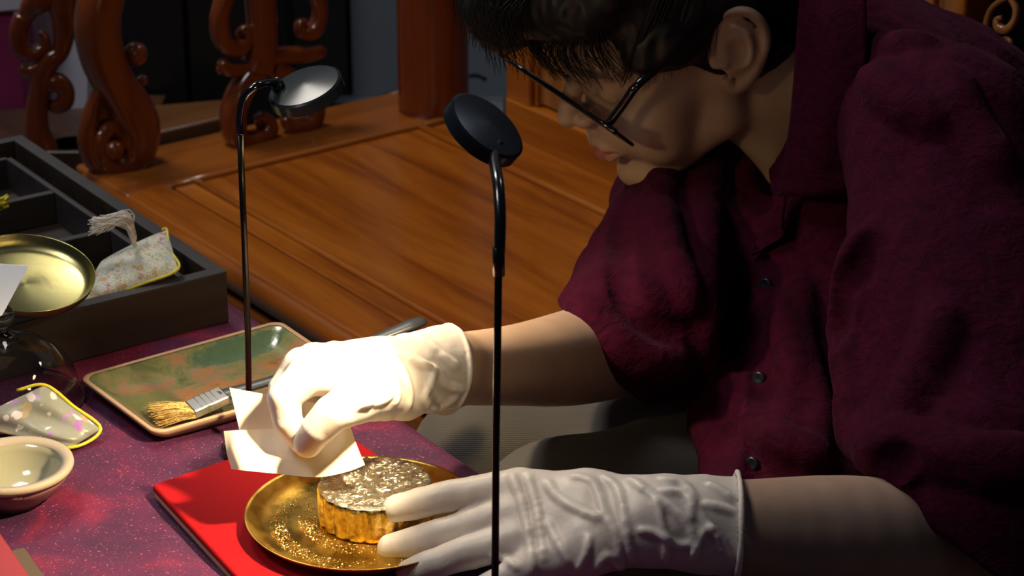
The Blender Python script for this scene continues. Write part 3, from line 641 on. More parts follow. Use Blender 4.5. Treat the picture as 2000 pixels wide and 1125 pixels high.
# ---------------------------------------------------------------- brush
brs = empty('glue_brush', on(400, 790, ZC+.012), 'flat tan-bristled brush with silver ferrule and black handle lying on the ceramic tray', 'brush')
bz = lambda x, y, z: on(x, y, z)
f0, f1 = bz(372, 801, .615), bz(440, 771, .621); h1 = bz(560, 733, .632); h2 = bz(700, 676, .650); h3 = bz(790, 640, .660); h4 = bz(832, 624, .663)
fd = nrm(f1-f0); fs = nrm(np.cross(fd, (0, 0, 1))); fh = np.cross(fs, fd)
if fh[2] < 0: fh = -fh
hw, hh = .0098, .0032
b = MB(); b.add(*boxuvw(f0-fs*hw-fh*hh, fd*np.linalg.norm(f1-f0), fs*2*hw, fh*2*hh)); fer = bevel(b.build('ferrule', mat('tin_ferrule', (.62, .60, .55), .3, 1), brs), .0012, 3)
for t_ in (.25, .40, .55, .70):
    P = [f0+fd*np.linalg.norm(f1-f0)*t_+fs*hw*x+fh*(hh+.0002)*y for x, y in ((-1, -1), (-1.02, 1), (1.02, 1), (1, -1))]; mesh_obj('crimp', *tube(P, .00014, 6), fer.data.materials[0], brs)
mesh_obj('handle', *tube(catmull([f1-fd*.004, f1+fd*.004, h1, h2, h3, h4], 8), np.interp(np.linspace(0, 1, 41), [0, .1, .3, .6, .85, .97, 1], [.0085, .0078, .006, .0055, .008, .006, .001]), 14, flat=.42), mat('black_brush_handle', (.03, .035, .045), .35), brs)
bri = mat('tan_bristle', (.50, .33, .10), .6); c_ = coords(bri); setc(bri, ramp(bri, noise_(bri, c_, 600, 2), [(.35, (.30, .18, .04)), (.6, (.62, .44, .15))]))
b = MB(); tip0 = bz(296, 812, .6145)
for i in range(520):
    s_ = random.uniform(-1, 1); t_ = random.uniform(-1, 1); st0 = f0+fs*hw*.96*s_+fh*hh*.9*t_
    L_ = np.linalg.norm(tip0-f0)*random.uniform(.82, 1.02); dd = nrm(tip0-f0); e = st0+dd*L_+fs*hw*s_*.25+fh*hh*t_*.3+rng.normal(0, .0009, 3); e[2] = max(e[2], ZC+.0062)
    b.add(*tube([st0, st0*.5+e*.5+fh*.0008+rng.normal(0, .0004, 3), e], [.0004, .00038, .00022], 3, cap=False))
bo = b.build('bristles', bri, brs, smooth=True); tag(bo, None, None, None, 'stuff')

# ---------------------------------------------------------------- red velvet board, gold plate
redv = mat('red_velvet', (.33, .0025, .007), .8, 0, Sheen_Weight=.12, Sheen_Roughness=.4); bsdf(redv).inputs['Sheen Tint'].default_value = (1, .15, .1, 1)
bump(redv, noise_(redv, coords(redv), 1500, 2), .3, .0004); bsdf(redv).inputs['Specular IOR Level'].default_value = .15
creamr = mat('cream_board_edge', (.55, .36, .24), .6)
ZP = ZC+.0105
rL, rT, rR, rB = on(296, 945, ZP), on(648, 826, ZP), on(985, 1050, ZP), on(560, 1232, ZP)
pad = empty('red_velvet_board', (np.mean([rL, rT, rR, rB], 0)*[1, 1, 0]+[0, 0, ZC]), 'red velvet covered board under the gilded plate', 'board')
ctr = np.mean([rL, rT, rR, rB], 0)
def inset(P, d): return [p+nrm(ctr-p)*d for p in P]
b = MB(); b.add(*prism(inset([rL, rT, rR, rB], .0015), (0, 0, -.0045))); b.v = [tuple(np.array(v)-[0, 0, .006]) for v in b.v]; bevel(b.build('board', creamr, pad), .001)
b = MB(); b.add(*prism([rL, rT, rR, rB], (0, 0, -.0062))); o_ = b.build('velvet_top', redv, pad); bevel(o_, .0028, 4)

gold = mat('gold_plate', (.62, .40, .07), .30, 1); v = coords(gold); nn = noise_(gold, v, 350, 4, .6); n4 = noise_(gold, v, 28, 3, .6)
Lk(gold, ramp(gold, n4, [(.4, (.26, .26, .26)), (.6, (.42, .42, .42))]), bsdf(gold).inputs['Roughness'])
bump(gold, nn, .22, .0007); setc(gold, ramp(gold, n4, [(.35, (.52, .34, .06)), (.65, (.72, .50, .12))]))
pc = on(712, 1010, ZP+.006); pc[2] = ZP; PR = .0765
plate = mesh_obj('gilded_plate', *lathe([(0, .0022), (PR*.78, .0022), (PR*.86, .0032), (PR*.93, .0065), (PR*.975, .010), (PR, .0112), (PR*1.008, .0108), (PR*.99, .0092), (PR*.93, .0045), (PR*.86, .001), (PR*.78, .0002), (0, .0002)], pc, 120), gold)
tag(plate, 'round gilded plate strewn with gold leaf crumbs on the red board', 'plate')
ZQ = ZP+.0022
# gold crumbs
fk = mat('gold_leaf', (.95, .68, .22), .28, 1); b = MB()
mc = on(733, 968, .632); mc[2] = ZQ
for i in range(4200):
    a_ = random.uniform(0, 6.283)
    if random.random() < .6: a_ = random.gauss(3.6, .75)
    r_ = random.uniform(.038, .072) if random.random() < .8 else random.uniform(.0, .07); cc = (mc if r_ < .05 else pc)+np.array([math.cos(a_)*r_, math.sin(a_)*r_, 0]); cc[2] = ZQ+.0003
    if np.linalg.norm((cc-pc)[:2]) > PR*.80 or np.linalg.norm((cc-mc)[:2]) < .0385: continue
    s_ = random.uniform(.00012, .0006)*(1.4 if random.random() < .1 else 1); V = [cc+np.array([math.cos(t)*s_*random.uniform(.6, 1.2), math.sin(t)*s_*random.uniform(.6, 1.2), random.uniform(0, s_)]) for t in (0, 1.6, 3.1, 4.7)]
    V.append(cc+np.array([0, 0, s_*1.1])); b.add(V, [(0, 1, 4), (1, 2, 4), (2, 3, 4), (3, 0, 4)])
tag(b.build('gold_leaf_crumbs', fk), 'loose gold leaf crumbs scattered on the gilded plate', 'gold leaf', None, 'stuff')

# ---------------------------------------------------------------- mooncake
gold2 = mat('gold_leaf_side', (.85, .52, .10), .30, 1); v = coords(gold2); nn = noise_(gold2, v, 130, 5, .65, .8)
setc(gold2, ramp(gold2, nn, [(.35, (.42, .22, .03)), (.5, (.85, .55, .12)), (.7, (1, .78, .32))])); bump(gold2, noise_(gold2, v, 320, 4, .65, .8), .55, .0012)
foil = mat('silver_foil', (.97, .95, .80), .3, 1); v = coords(foil); fd1 = N(foil, 'ShaderNodeTexVoronoi'); fd1.inputs['Scale'].default_value = 110; fd1.feature = 'F1'
nz = noise_(foil, v, 60, 4, .6, 1.5); Lk(foil, mixc(foil, .02, v, N(foil, 'ShaderNodeTexNoise').outputs['Color']), fd1.inputs['Vector']); bump(foil, math_(foil, 'ADD', fd1.outputs['Distance'], nz), .7, .0022)
MR = .0372; mh = .0245; nl = 20
cake = empty('mooncake', mc, 'fluted round mooncake wrapped in gold leaf, its top covered with silvery foil', 'mooncake')
def mring(r, z, amp=1.0, n=216): return [mc+np.array([(r*(1+amp*(.035*abs(math.cos(nl*a/2))**.7-.03)))*math.cos(a), (r*(1+amp*(.035*abs(math.cos(nl*a/2))**.7-.03)))*math.sin(a), z]) for a in [2*math.pi*i/n for i in range(n)]]
specm = [(MR*.93, 0, 1), (MR*.985, .0012, 1), (MR*1.0, .004, 1), (MR*1.0, mh*.5, 1), (MR*1.0, mh-.004, 1), (MR*.985, mh-.0012, 1), (MR*.95, mh, .8)]
V = []; F = []; n = 216
for r, z, a in specm: V += mring(r, z, a*1.6)
for j in range(len(specm)-1):
    for i in range(n): F.append((j*n+i, j*n+(i+1) % n, (j+1)*n+(i+1) % n, (j+1)*n+i))
mesh_obj('crust', V, F, gold2, cake)
V = [mc+[0, 0, mh+.001]]; F = []; rs = np.linspace(.03, .985, 26)
for t in rs:
    ring = mring(MR*t, mh+.0004, .9 if t > .8 else .3)
    for p in ring:
        q_ = np.array(p); nn_ = abs(float(vnoise(q_[None], 120, 3)[0]))+.6*abs(float(vnoise(q_[None], 260, 5)[0])); q_[2] += .0022*(1-nn_)*(1 if t < .95 else .3)-(.0012 if t > .97 else 0); V.append(q_)
for i in range(n): F.append((0, 1+i, 1+(i+1) % n))
for j in range(len(rs)-1):
    for i in range(n): F.append((1+j*n+i, 1+(j+1)*n+i, 1+(j+1)*n+(i+1) % n, 1+j*n+(i+1) % n))
mesh_obj('foil_top', V, F, foil, cake, smooth=False)

# ---------------------------------------------------------------- leaf paper held over the cake
ppm = mat('interleaf_paper', (.94, .88, .74), .7)
tl = N(ppm, 'ShaderNodeBsdfTranslucent'); tl.inputs[0].default_value = (.95, .86, .66, 1); mx_ = N(ppm, 'ShaderNodeMixShader'); mx_.inputs[0].default_value = .22
Lk(ppm, bsdf(ppm).outputs[0], mx_.inputs[1]); Lk(ppm, tl.outputs[0], mx_.inputs[2]); Lk(ppm, mx_.outputs[0], ppm.node_tree.nodes['Material Output'].inputs[0])
def patch(rows, n=14):                                                # rows of (px,py,Y)
    G = [catmull([at(*p) for p in r], n) for r in rows]; G = np.array(G); H = np.array([catmull(list(G[:, j]), n) for j in range(G.shape[1])]); return H   # (cols,rows,3)
def grid_faces(a, b_, o=0): return [(o+i*b_+j, o+i*b_+j+1, o+(i+1)*b_+j+1, o+(i+1)*b_+j) for i in range(a-1) for j in range(b_-1)]
b = MB()
H = patch([[(437, 842, 1.354), (465, 840, 1.352), (520, 838, 1.362), (600, 830, 1.362), (660, 818, 1.356), (684, 832, 1.352)],
           [(443, 885, 1.346), (468, 884, 1.340), (530, 884, 1.346), (610, 886, 1.346), (672, 872, 1.344), (698, 872, 1.342)],
           [(452, 916, 1.340), (478, 919, 1.332), (540, 925, 1.336), (618, 932, 1.334), (676, 922, 1.332), (713, 908, 1.334)]], 6)
b.add(H.reshape(-1, 3), grid_faces(H.shape[0], H.shape[1]))
H = patch([[(448, 757, 1.372), (486, 764, 1.372), (540, 774, 1.374), (600, 784, 1.374), (646, 796, 1.372)],
           [(462, 815, 1.365), (500, 818, 1.367), (550, 824, 1.370), (610, 826, 1.368), (668, 826, 1.362)],
           [(476, 880, 1.356), (510, 884, 1.357), (560, 888, 1.358), (620, 890, 1.357), (690, 868, 1.352)]], 6)
b.add(H.reshape(-1, 3), grid_faces(H.shape[0], H.shape[1]))
pp = b.build('leaf_paper', ppm, smooth=True); tag(pp, 'folded sheet of glowing cream leaf paper held above the gilded plate', 'paper')

# ================================================================ GOOSENECK LAMPS
def disc_lamp(base, rod, neck, head_c, head_n, label, energy, neckmat, collar=True, cone=115, att=np.zeros(3)):
    att = att-head_n*np.dot(att, head_n)
    """base point, rod points, neck points, centre of the head's back, direction the light faces"""
    L = empty('gooseneck_lamp', base, label, 'lamp', 'gooseneck lamps on the tea table')
    def sharp(o): o.modifiers.new('es', 'EDGE_SPLIT').split_angle = math.radians(25); return o
    mesh_obj('base', *lathe([(0, 0), (.019, 0), (.020, .002), (.0195, .006), (.018, .0075), (.004, .008), (0, .008)], base, 48), M['black'], L)
    mesh_obj('pole', *tube(rod, .0022, 14), M['pole'], L)
    if collar: mesh_obj('collar', *tube([rod[-1]-np.array([0, 0, .013]), rod[-1]+np.array([0, 0, .004])], .0034, 16), M['black'], L)
    P = catmull(neck, 14); k = len(P); R_ = [(.0024 if neckmat is M['chrome'] else .0031)+.00035*(i % 2) for i in range(k)]
    mesh_obj('gooseneck', *tube(P, R_, 12, nref=(1, .2, 0)), neckmat, L)
    mesh_obj('socket', *tube([P[-3], P[-1], head_c+att+head_n*.004], [.0042, .0046, .0046], 14, nref=(1, 0, 0)), M['cap'], L)
    r = .0252; d = .0108; hb = head_c
    pr = [(0, 0), (r*.25, .0002), (r*.93, .0022), (r, .0034), (r, d), (r*.965, d+.0005), (r*.93, d-.0008)]
    h = sharp(mesh_obj('lamp_head', *lathe(pr, hb, 96, head_n), M['cap'], L))
    em = bpy.data.materials.get('lamp_diffuser')
    if not em:
        em = mat('lamp_diffuser', (1, .9, .7), .5); bsdf(em).inputs['Emission Color'].default_value = (1, .74, .36, 1); bsdf(em).inputs['Emission Strength'].default_value = 30
    mesh_obj('diffuser', *lathe([(0, d-.001), (r*.93, d-.001), (r*.93, d-.003), (0, d-.003)], hb, 48, head_n), em, h)
    l = bpy.data.lights.new('lamp_bulb', 'SPOT'); l.energy = energy; l.color = (1, .76, .42); l.spot_size = math.radians(cone); l.spot_blend = .8; l.shadow_soft_size = .012
    lo = bpy.data.objects.new('lamp_bulb', l); col.objects.link(lo); lo.parent = L; lo.location = [float(x) for x in (hb+head_n*(d+.002)-np.array(base))]
    lo.rotation_euler = Vector(head_n).to_track_quat('-Z', 'Y').to_euler(); return L
YL = 1.475; bl = on(488, 884, ZC); bl = np.array([bl[0], bl[1], ZP if False else ZC])
yl = bl[1]; ptop = at(469, 262, yl)
hc = at(592, 161, yl+.015)
disc_lamp(bl, [bl+[0, 0, .005], at(484, 640, yl), at(476, 440, yl), ptop],
          [ptop, at(468, 235, yl), at(476, 192, yl), at(500, 168, yl+.002), at(524, 161, yl+.014), at(540, 163, yl+.020)],
          hc, nrm([.30, .22, -1]), 'slim gooseneck lamp with a bright chrome neck, standing behind the leaf paper', 4, M['chrome'], collar=False, att=np.array([-.019, .009, .000]))
YR = 1.20; br_ = np.array([at(966, 1292, YR)[0], YR, ZC]); rt_ = at(974, 495, YR)
hc2 = at(958, 238, YR+.075)
disc_lamp(br_, [br_+[0, 0, .005], at(969, 850, YR), at(972, 650, YR), rt_],
          [rt_, at(976, 470, YR), at(977, 420, YR+.006), at(973, 360, YR+.022), at(966, 318, YR+.045), at(965, 292, YR+.064)],
          hc2, nrm([-.58, .22, -.78]), 'slim black gooseneck lamp in front of the lower gloved hand', 17, M['black'], cone=62, att=at(963, 286, YR+.068)-hc2)

# ================================================================ PERSON
per = empty('person', (.30, 1.75, 0), 'black-haired person in glasses, maroon shirt and white gloves bending over the table', 'person')
HR = np.array([[-0.35404443, -0.84198086, -0.40708816], [0.93241588, -0.28405184, -0.22341704], [0.07247874, -0.45867503, 0.8856433]])
HT = np.array([0.13576, 1.80116615, 0.81470397])
def hw_(p): return HR@np.array(p, float)+HT                            # head frame (x right, y forward, z up) to world
def A4(l): return [(*at(p[0], p[1], p[2]), p[3]) for p in l]
left_fore = A4([(1290, 1018, 1.285, .0245), (1450, 1030, 1.29, .030), (1700, 1052, 1.33, .040), (1930, 1115, 1.40, .044)])
left_up = A4([(1930, 1115, 1.40, .044), (1880, 700, 1.54, .05), (1840, 290, 1.64, .055)])
right_fore = A4([(868, 722, 1.43, .0240), (1000, 714, 1.49, .0285), (1110, 700, 1.56, .0350), (1225, 672, 1.64, .040)])
right_up = A4([(1225, 672, 1.64, .039), (1300, 520, 1.76, .038), (1390, 360, 1.86, .042)])
LH = dict(wrist=A4([(1290, 1018, 1.285, .0245)])[0], f=[
    A4([(1150, 975, 1.300, .0165), (1012, 952, 1.312, .0118), (885, 968, 1.316, .0098), (822, 982, 1.318, .0092), (774, 993, 1.319, .0080)]),
    A4([(1150, 1000, 1.292, .0165), (1000, 1003, 1.298, .0118), (885, 1038, 1.300, .0100), (820, 1056, 1.302, .0093), (764, 1071, 1.304, .0082)]),
    A4([(1150, 1035, 1.282, .0165), (1002, 1055, 1.282, .0112), (905, 1082, 1.280, .0098), (850, 1100, 1.280, .0090), (800, 1118, 1.280, .0080)]),
    A4([(1150, 1070, 1.270, .0155), (1040, 1102, 1.266, .0105), (990, 1126, 1.262, .0085), (950, 1146, 1.262, .0078), (925, 1160, 1.262, .0070)])],
    th=A4([(1200, 985, 1.305, .016), (1090, 965, 1.328, .0125), (985, 975, 1.342, .0105), (915, 1000, 1.342, .0090)]))
RH = dict(wrist=A4([(868, 722, 1.430, .0245)])[0], f=[
    A4([(740, 735, 1.389, .0160), (598, 735, 1.360, .0118), (553, 776, 1.352, .0102), (562, 822, 1.348, .0092), (588, 858, 1.348, .0080)]),
    A4([(740, 722, 1.404, .0160), (590, 716, 1.378, .0118), (556, 758, 1.374, .0100), (566, 808, 1.372, .0090), (590, 850, 1.368, .0080)]),
    A4([(745, 716, 1.416, .0155), (612, 704, 1.396, .0110), (580, 748, 1.396, .0095), (604, 796, 1.394, .0086), (640, 812, 1.390, .0078)]),
    A4([(750, 716, 1.426, .0150), (650, 700, 1.414, .0102), (622, 742, 1.416, .0088), (650, 782, 1.414, .0080), (685, 796, 1.410, .0072)])],
    th=A4([(790, 760, 1.396, .0190), (708, 778, 1.356, .0150), (650, 806, 1.334, .0118), (622, 838, 1.332, .0104), (600, 866, 1.334, .0086)]))
def hand(F, H, grow=0.0, k=.006):
    w = H['wrist']
    for ch in H['f']:
        F.cone(w[:3], ch[0][:3], w[3]+grow-.003, ch[0][3]+grow, .012); F.cone(ch[0][:3], ch[1][:3], ch[0][3]+grow, ch[1][3]+grow, .009)
        F2 = ch[1:]; F.chain(F2, .0025, grow=grow)
    F.cone(w[:3], H['th'][0][:3], w[3]+grow-.004, H['th'][0][3]+grow, .01); F.chain(H['th'], .004, grow=grow)

# --- body: head, neck, torso core, arms, hands
hlo, hhi = HT-.17, HT+.17
hd = Field((-.03, 1.62, .62), (.36, 1.95, .97), .0014)
def he(c, r, k=.006, mode='u'): hd.ell(hw_(c), r, k, mode, HR)
def hcn(a, b_, ra, rb, k=.006, mode='u'): hd.cone(hw_(a), hw_(b_), ra, rb, k, mode)
he((0, -.014, .045), (.075, .094, .082)); he((0, .030, .000), (.064, .066, .078), .02)
he((0, .050, .050), (.058, .046, .048), .015)
he((0, .045, -.050), (.050, .050, .045), .02)
for s_ in (-1, 1):
    hcn((s_*.058, .002, -.030), (s_*.053, .012, -.062), .015, .013, .02); hcn((s_*.053, .012, -.062), (s_*.014, .078, -.096), .013, .014, .018)
    he((s_*.040, .058, -.030), (.024, .026, .026), .014); he((s_*.036, .062, -.055), (.022, .022, .024), .014)
    hcn((s_*.046, .076, .024), (s_*.014, .093, .019), .008, .008, .010)
he((0, .080, -.100), (.020, .016, .014), .012)
he((0, .086, -.048), (.030, .020, .024), .012)
for s_ in (-1, 1):
    he((s_*.032, .104, .002), (.018, .014, .010), .012, 's'); he((s_*.031, .0800, .001), (.0140, .0125, .0118), .005)
    hcn((s_*.020, .0935, -.0025), (s_*.043, .085, -.003), .0016, .0014, .002)
hcn((0, .094, .014), (0, .112, -.010), .0068, .0080, .007); hcn((0, .112, -.010), (0, .1170, -.018), .0080, .0088, .005)
for s_ in (-1, 1):
    he((s_*.0115, .1060, -.0225), (.0068, .0095, .0065), .006); he((s_*.007, .1085, -.0300), (.0030, .0040, .0022), .002, 's')
hcn((0, .104, -.033), (0, .1035, -.044), .005, .005, .006)
for s_ in (-1, 1):
    hcn((0, .1065, -.0505), (s_*.013, .1035, -.0520), .0050, .0044, .003); hcn((s_*.013, .1035, -.0520), (s_*.024, .094, -.0570), .0044, .0020, .003)
    hcn((0, .1045, -.0625), (s_*.012, .1015, -.0620), .0062, .0052, .003); hcn((s_*.012, .1015, -.0620), (s_*.023, .0935, -.0585), .0052, .0020, .003)
    hcn((0, .1115, -.0570), (s_*.023, .0980, -.0580), .0011, .0009, .0012, 's')
he((0, .100, -.077), (.018, .008, .006), .005, 's')
he((0, .090, -.092), (.014, .012, .011), .008)
# ears
for s_ in (-1, 1):
    def ep(y, z): return (s_*(.0735+max(0, (.010-y))*.42), y, z)
    hel = [(.010, .004, .0032), (.008, .020, .0038), (.000, .032, .0042), (-.014, .0365, .0044), (-.027, .030, .0045), (-.033, .015, .0044), (-.030, -.002, .0042), (-.020, -.016, .0044), (-.008, -.027, .0060), (.003, -.030, .0062), (.007, -.022, .0050)]
    hq = catmull(hel, 5); pts = [(*hw_(ep(y, z)), r*.92) for y, z, r in hq]; hd.chain(pts, .003)
    hd.ell(hw_(ep(-.010, .004)), (.0042, .020, .030), .004, 'u', HR@np.array(Matrix.Rotation(s_*.36, 3, 'Z')))
    ah = [(.000, -.012, .0030), (-.012, -.012, .0034), (-.019, .000, .0036), (-.020, .013, .0034), (-.014, .024, .0028)]
    hd.chain([(*hw_((ep(y, z)[0]+s_*.0015, y, z)), r) for y, z, r in catmull(ah, 4)], .003)
    hd.ell(hw_((ep(-.006, .001)[0]+s_*.0075, -.006, .001)), (.0065, .0085, .0110), .004, 's', HR)
    hcn((s_*.076, .009, -.002), (s_*.080, .004, -.005), .0045, .0032, .004)
# neck and throat
nb0 = at(1625, 170, 1.785); nmid = at(1530, 130, 1.80)
hd.cone(hw_((0, -.040, -.010)), nmid, .050, .050, .012); hd.cone(nmid, nb0, .050, .052, .004); hd.cone(at(1420, 205, 1.79), at(1520, 235, 1.79), .022, .030, .012); hd.cone(at(1490, 200, 1.79), at(1540, 320, 1.785), .034, .022, .015)
ex = [(i, hd) for i in ()]
Vh, Qh = hd.mesh(); Vh = relax(Vh, Qh, 2); parts = [(Vh, Qh)]
cutm = Vh
bf = Field((-.20, 1.20, .50), (.46, 1.96, .85), .0026)
for L_ in (left_fore, left_up, right_fore, right_up): bf.chain([tuple(q) for q in catmull(L_, 5)], 1e-5)
hand(bf, LH, -.0012); hand(bf, RH, -.0012)
Vb, Qb = bf.mesh(); Vb = relax(Vb, Qb, 14); parts.append((Vb, Qb))
tf = Field((.0, 1.5, .44), (.62, 2.1, .88), .008)
tf.cone(nb0, at(1720, 420, 1.84), .04, .07, .03); tf.cone(at(1720, 420, 1.84), (.48, 1.88, .56), .07, .09, .03); tf.cone(left_up[-1][:3], np.array(right_up[-1][:3])+[.03, .03, -.02], .035, .035, .03)
parts.append(tf.mesh())
VV = []; QQ = []; o_ = 0
for v_, q_ in parts: VV.append(v_); QQ.append(q_+o_); o_ += len(v_)
skin = M['skin']; b_ = bsdf(skin); b_.inputs['Subsurface Weight'].default_value = .12; b_.inputs['Subsurface Radius'].default_value = (.008, .003, .0015); b_.inputs['Subsurface Scale'].default_value = 1
body = mesh_obj('body', np.concatenate(VV), np.concatenate(QQ), skin, per)
# lip / brow colour of the face itself
VL = (np.concatenate(VV)-HT)@HR; at_ = body.data.attributes.new('lips', 'FLOAT', 'POINT')
yy = VL[:, 1]; lx = np.abs(VL[:, 0]); lz = VL[:, 2]
lipm = np.clip(1.4-((lx/.023)**2+((lz+.0572)/(.0095*(1-.5*np.clip(lx/.023, 0, 1))))**2), 0, 1)*(yy > .090)
at_.data.foreach_set('value', lipm.astype(np.float32))
att2 = body.data.attributes.new('brow', 'FLOAT', 'POINT')
bz_ = .024-.10*np.clip(lx-.035, 0, 1)+.06*np.clip(.02-lx, 0, 1); brm = np.clip(1.5-((lx-.033)/.020)**2-((lz-bz_)/.0042)**2, 0, 1)*(yy > .06)
att2.data.foreach_set('value', brm.astype(np.float32))
a1 = N(skin, 'ShaderNodeAttribute', attribute_name='lips'); a2 = N(skin, 'ShaderNodeAttribute', attribute_name='brow')
c = ramp(skin, noise_(skin, coords(skin), 40, 4), [(.3, (.46, .30, .215)), (.7, (.54, .37, .28))]); c = mixc(skin, a1.outputs['Fac'], c, (.48, .15, .14)); c = mixc(skin, math_(skin, 'MULTIPLY', a2.outputs['Fac'], .75), c, (.03, .02, .015)); setc(skin, c)
bump(skin, noise_(skin, coords(skin), 900, 3), .08, .0003)

# --- gloves
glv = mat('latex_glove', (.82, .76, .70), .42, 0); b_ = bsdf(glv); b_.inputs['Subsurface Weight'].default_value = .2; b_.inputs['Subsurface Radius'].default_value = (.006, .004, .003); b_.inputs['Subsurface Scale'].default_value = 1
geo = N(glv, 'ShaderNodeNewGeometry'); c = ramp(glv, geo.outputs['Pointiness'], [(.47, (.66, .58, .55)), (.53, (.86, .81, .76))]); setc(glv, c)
bump(glv, noise_(glv, coords(glv, (1, 1, 1)), 90, 4, .6, 1.5), .25, .0012)
def glove(H, fore, ring_at, tilt, ridges, lo, hi, flare, label):
    F = Field(lo, hi, .00115); hand(F, H, .0006)
    w = np.array(H['wrist'][:3]); e = np.array(fore[1][:3]); d = nrm(e-w); R1 = H['wrist'][3]
    end = ring_at; L = np.dot(end-w, d); r1 = np.interp(L, [0, np.linalg.norm(e-w)], [R1, fore[1][3]])
    pe = w+d*L
    F.cone(w-d*.01, w+d*L*.5, R1+.0012, (R1+r1)/2+flare*.5, .008); F.cone(w+d*L*.5, pe+d*.03, (R1+r1)/2+flare*.5, r1+flare+.001, .006)
    for rg in ridges: F.ridge(rg[1], rg[0]*.78, .0034, -.0005)
    nn_ = nrm(d+tilt)
    F.cut(pe, nn_, k=.0008)
    # rolled cuff
    a = nrm(np.cross(nn_, (0, 0, 1))); b2 = np.cross(a, nn_); P = []
    for i in range(49):
        q_ = 2*math.pi*i/48; dirn = a*math.cos(q_)+b2*math.sin(q_); cx = 1.0
        t = (d*np.dot(dirn, nn_)); rr_ = (r1+flare)/max(.5, math.sqrt(max(.2, 1-np.dot(dirn, d)**2)))
        P.append((*(pe+dirn*(rr_+.0004)), .0019))
    F.chain(P, .001)
    V, Q = F.mesh(); V = relax(V, Q, 2); V = V+vnormals(V, Q)*(.0006*vnoise(V, 70, 4)+.0004*vnoise(V*[1, .5, .5], 160, 6))[:, None]
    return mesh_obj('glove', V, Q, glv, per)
Lr = [(.0016, [(1000, 930), (1020, 985), (1035, 1060), (1040, 1120)]), (.0014, [(1030, 928), (1050, 1000), (1062, 1090)]), (.0018, [(1070, 945), (1095, 975), (1140, 1000), (1170, 1012)]),
      (.0020, [(1120, 930), (1160, 945), (1180, 1000), (1205, 1050), (1210, 1100)]), (.0017, [(1180, 932), (1208, 960), (1222, 1030), (1235, 1095)]), (.0020, [(1230, 936), (1270, 965), (1330, 1010), (1355, 1050), (1358, 1090)]),
      (.0020, [(1290, 935), (1340, 950), (1370, 1010), (1410, 1055)]), (.0015, [(1280, 975), (1290, 1010), (1300, 1060), (1298, 1095)]), (.0018, [(1215, 1110), (1185, 1085), (1165, 1110)]),
      (.0015, [(1070, 1020), (1090, 1060), (1115, 1100)]), (.0014, [(1150, 1050), (1145, 1080), (1130, 1110)]), (.0015, [(1290, 960), (1330, 962), (1350, 980), (1352, 1010)]), (.0014, [(1385, 945), (1410, 960), (1430, 975)]),
      (.0013, [(1375, 985), (1400, 990), (1430, 1000)]), (.0016, [(1250, 1035), (1280, 1040), (1320, 1062), (1345, 1062)]), (.0016, [(1350, 1090), (1385, 1030), (1420, 1080)]), (.0012, [(960, 1085), (985, 1090), (1010, 1110)])]
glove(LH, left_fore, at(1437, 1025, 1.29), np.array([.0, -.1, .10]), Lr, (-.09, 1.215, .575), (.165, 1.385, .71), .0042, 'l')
Rr = [(.0018, [(780, 655), (830, 665), (870, 700), (890, 715)]), (.0020, [(775, 690), (810, 700), (835, 730), (850, 770), (885, 795)]), (.0017, [(770, 700), (790, 730), (800, 770), (795, 800)]),
      (.0020, [(800, 700), (845, 720), (870, 750), (905, 760)]), (.0016, [(850, 720), (840, 750), (828, 775), (835, 790)]), (.0015, [(760, 720), (775, 760), (770, 790)]), (.0014, [(740, 740), (720, 780), (690, 800)]),
      (.0018, [(835, 800), (860, 795), (890, 775)]), (.0013, [(700, 790), (740, 785), (765, 770)])]
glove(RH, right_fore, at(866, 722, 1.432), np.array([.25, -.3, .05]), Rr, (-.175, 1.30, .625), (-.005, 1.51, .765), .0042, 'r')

# --- trousers
tr = Field((-.12, 1.38, .0), (.56, 2.0, .66), .005)
kL = (.035, 1.515, .520); tL = (.145, 1.590, .508); hpL = (.42, 1.78, .535)
kR = (-.020, 1.640, .505); tR = (.10, 1.640, .500); hpR = (.42, 1.88, .53)
tr.cone(kL, tL, .060, .064, .02); tr.cone(tL, hpL, .064, .085, .02); tr.cone(kR, tR, .055, .052, .02); tr.cone(tR, (.2, 1.62, .52), .052, .06, .02); tr.cone(hpL, hpR, .095, .10, .03)
tr.cone(kL, (.055, 1.56, .10), .060, .062, .02); tr.cone(kR, (-.02, 1.71, .10), .055, .06, .02)
tr.cut((0, 0, .09), (0, 0, -1))
Vt, Qt = tr.mesh(); Vt = Vt+vnormals(Vt, Qt)*(.003*vnoise(Vt, 12, 3))[:, None]
trm = mat('grey_brown_ribbed_cloth', (.12, .11, .10), .85, 0, Sheen_Weight=.15); wv = N(trm, 'ShaderNodeTexWave'); wv.wave_type = 'BANDS'; wv.bands_direction = 'Z'; wv.inputs['Scale'].default_value = 210; wv.inputs['Distortion'].default_value = .6; wv.inputs['Detail'].default_value = 1
Lk(trm, coords(trm, (1, 1, 1), (.5, .0, 0)), wv.inputs['Vector']); setc(trm, mixc(trm, wv.outputs['Fac'], (.060, .053, .047), (.080, .072, .065))); bump(trm, wv.outputs['Fac'], .35, .001)
mesh_obj('trousers', Vt, Qt, trm, per)
shoe = mat('dark_shoe_leather', (.02, .018, .016), .4)
for (x_, y_) in ((.055, 1.56), (-.02, 1.71)):
    fs_ = Field((x_-.25, y_-.12, 0), (x_+.08, y_+.08, .15), .004); fs_.cone((x_, y_, .10), (x_, y_, .05), .036, .04, .02); fs_.cone((x_+.01, y_, .045), (x_-.14, y_-.05, .032), .042, .034, .02); fs_.cut((0, 0, .0), (0, 0, -1)); vv, qq = fs_.mesh(); mesh_obj('shoe', vv, qq, shoe, per)

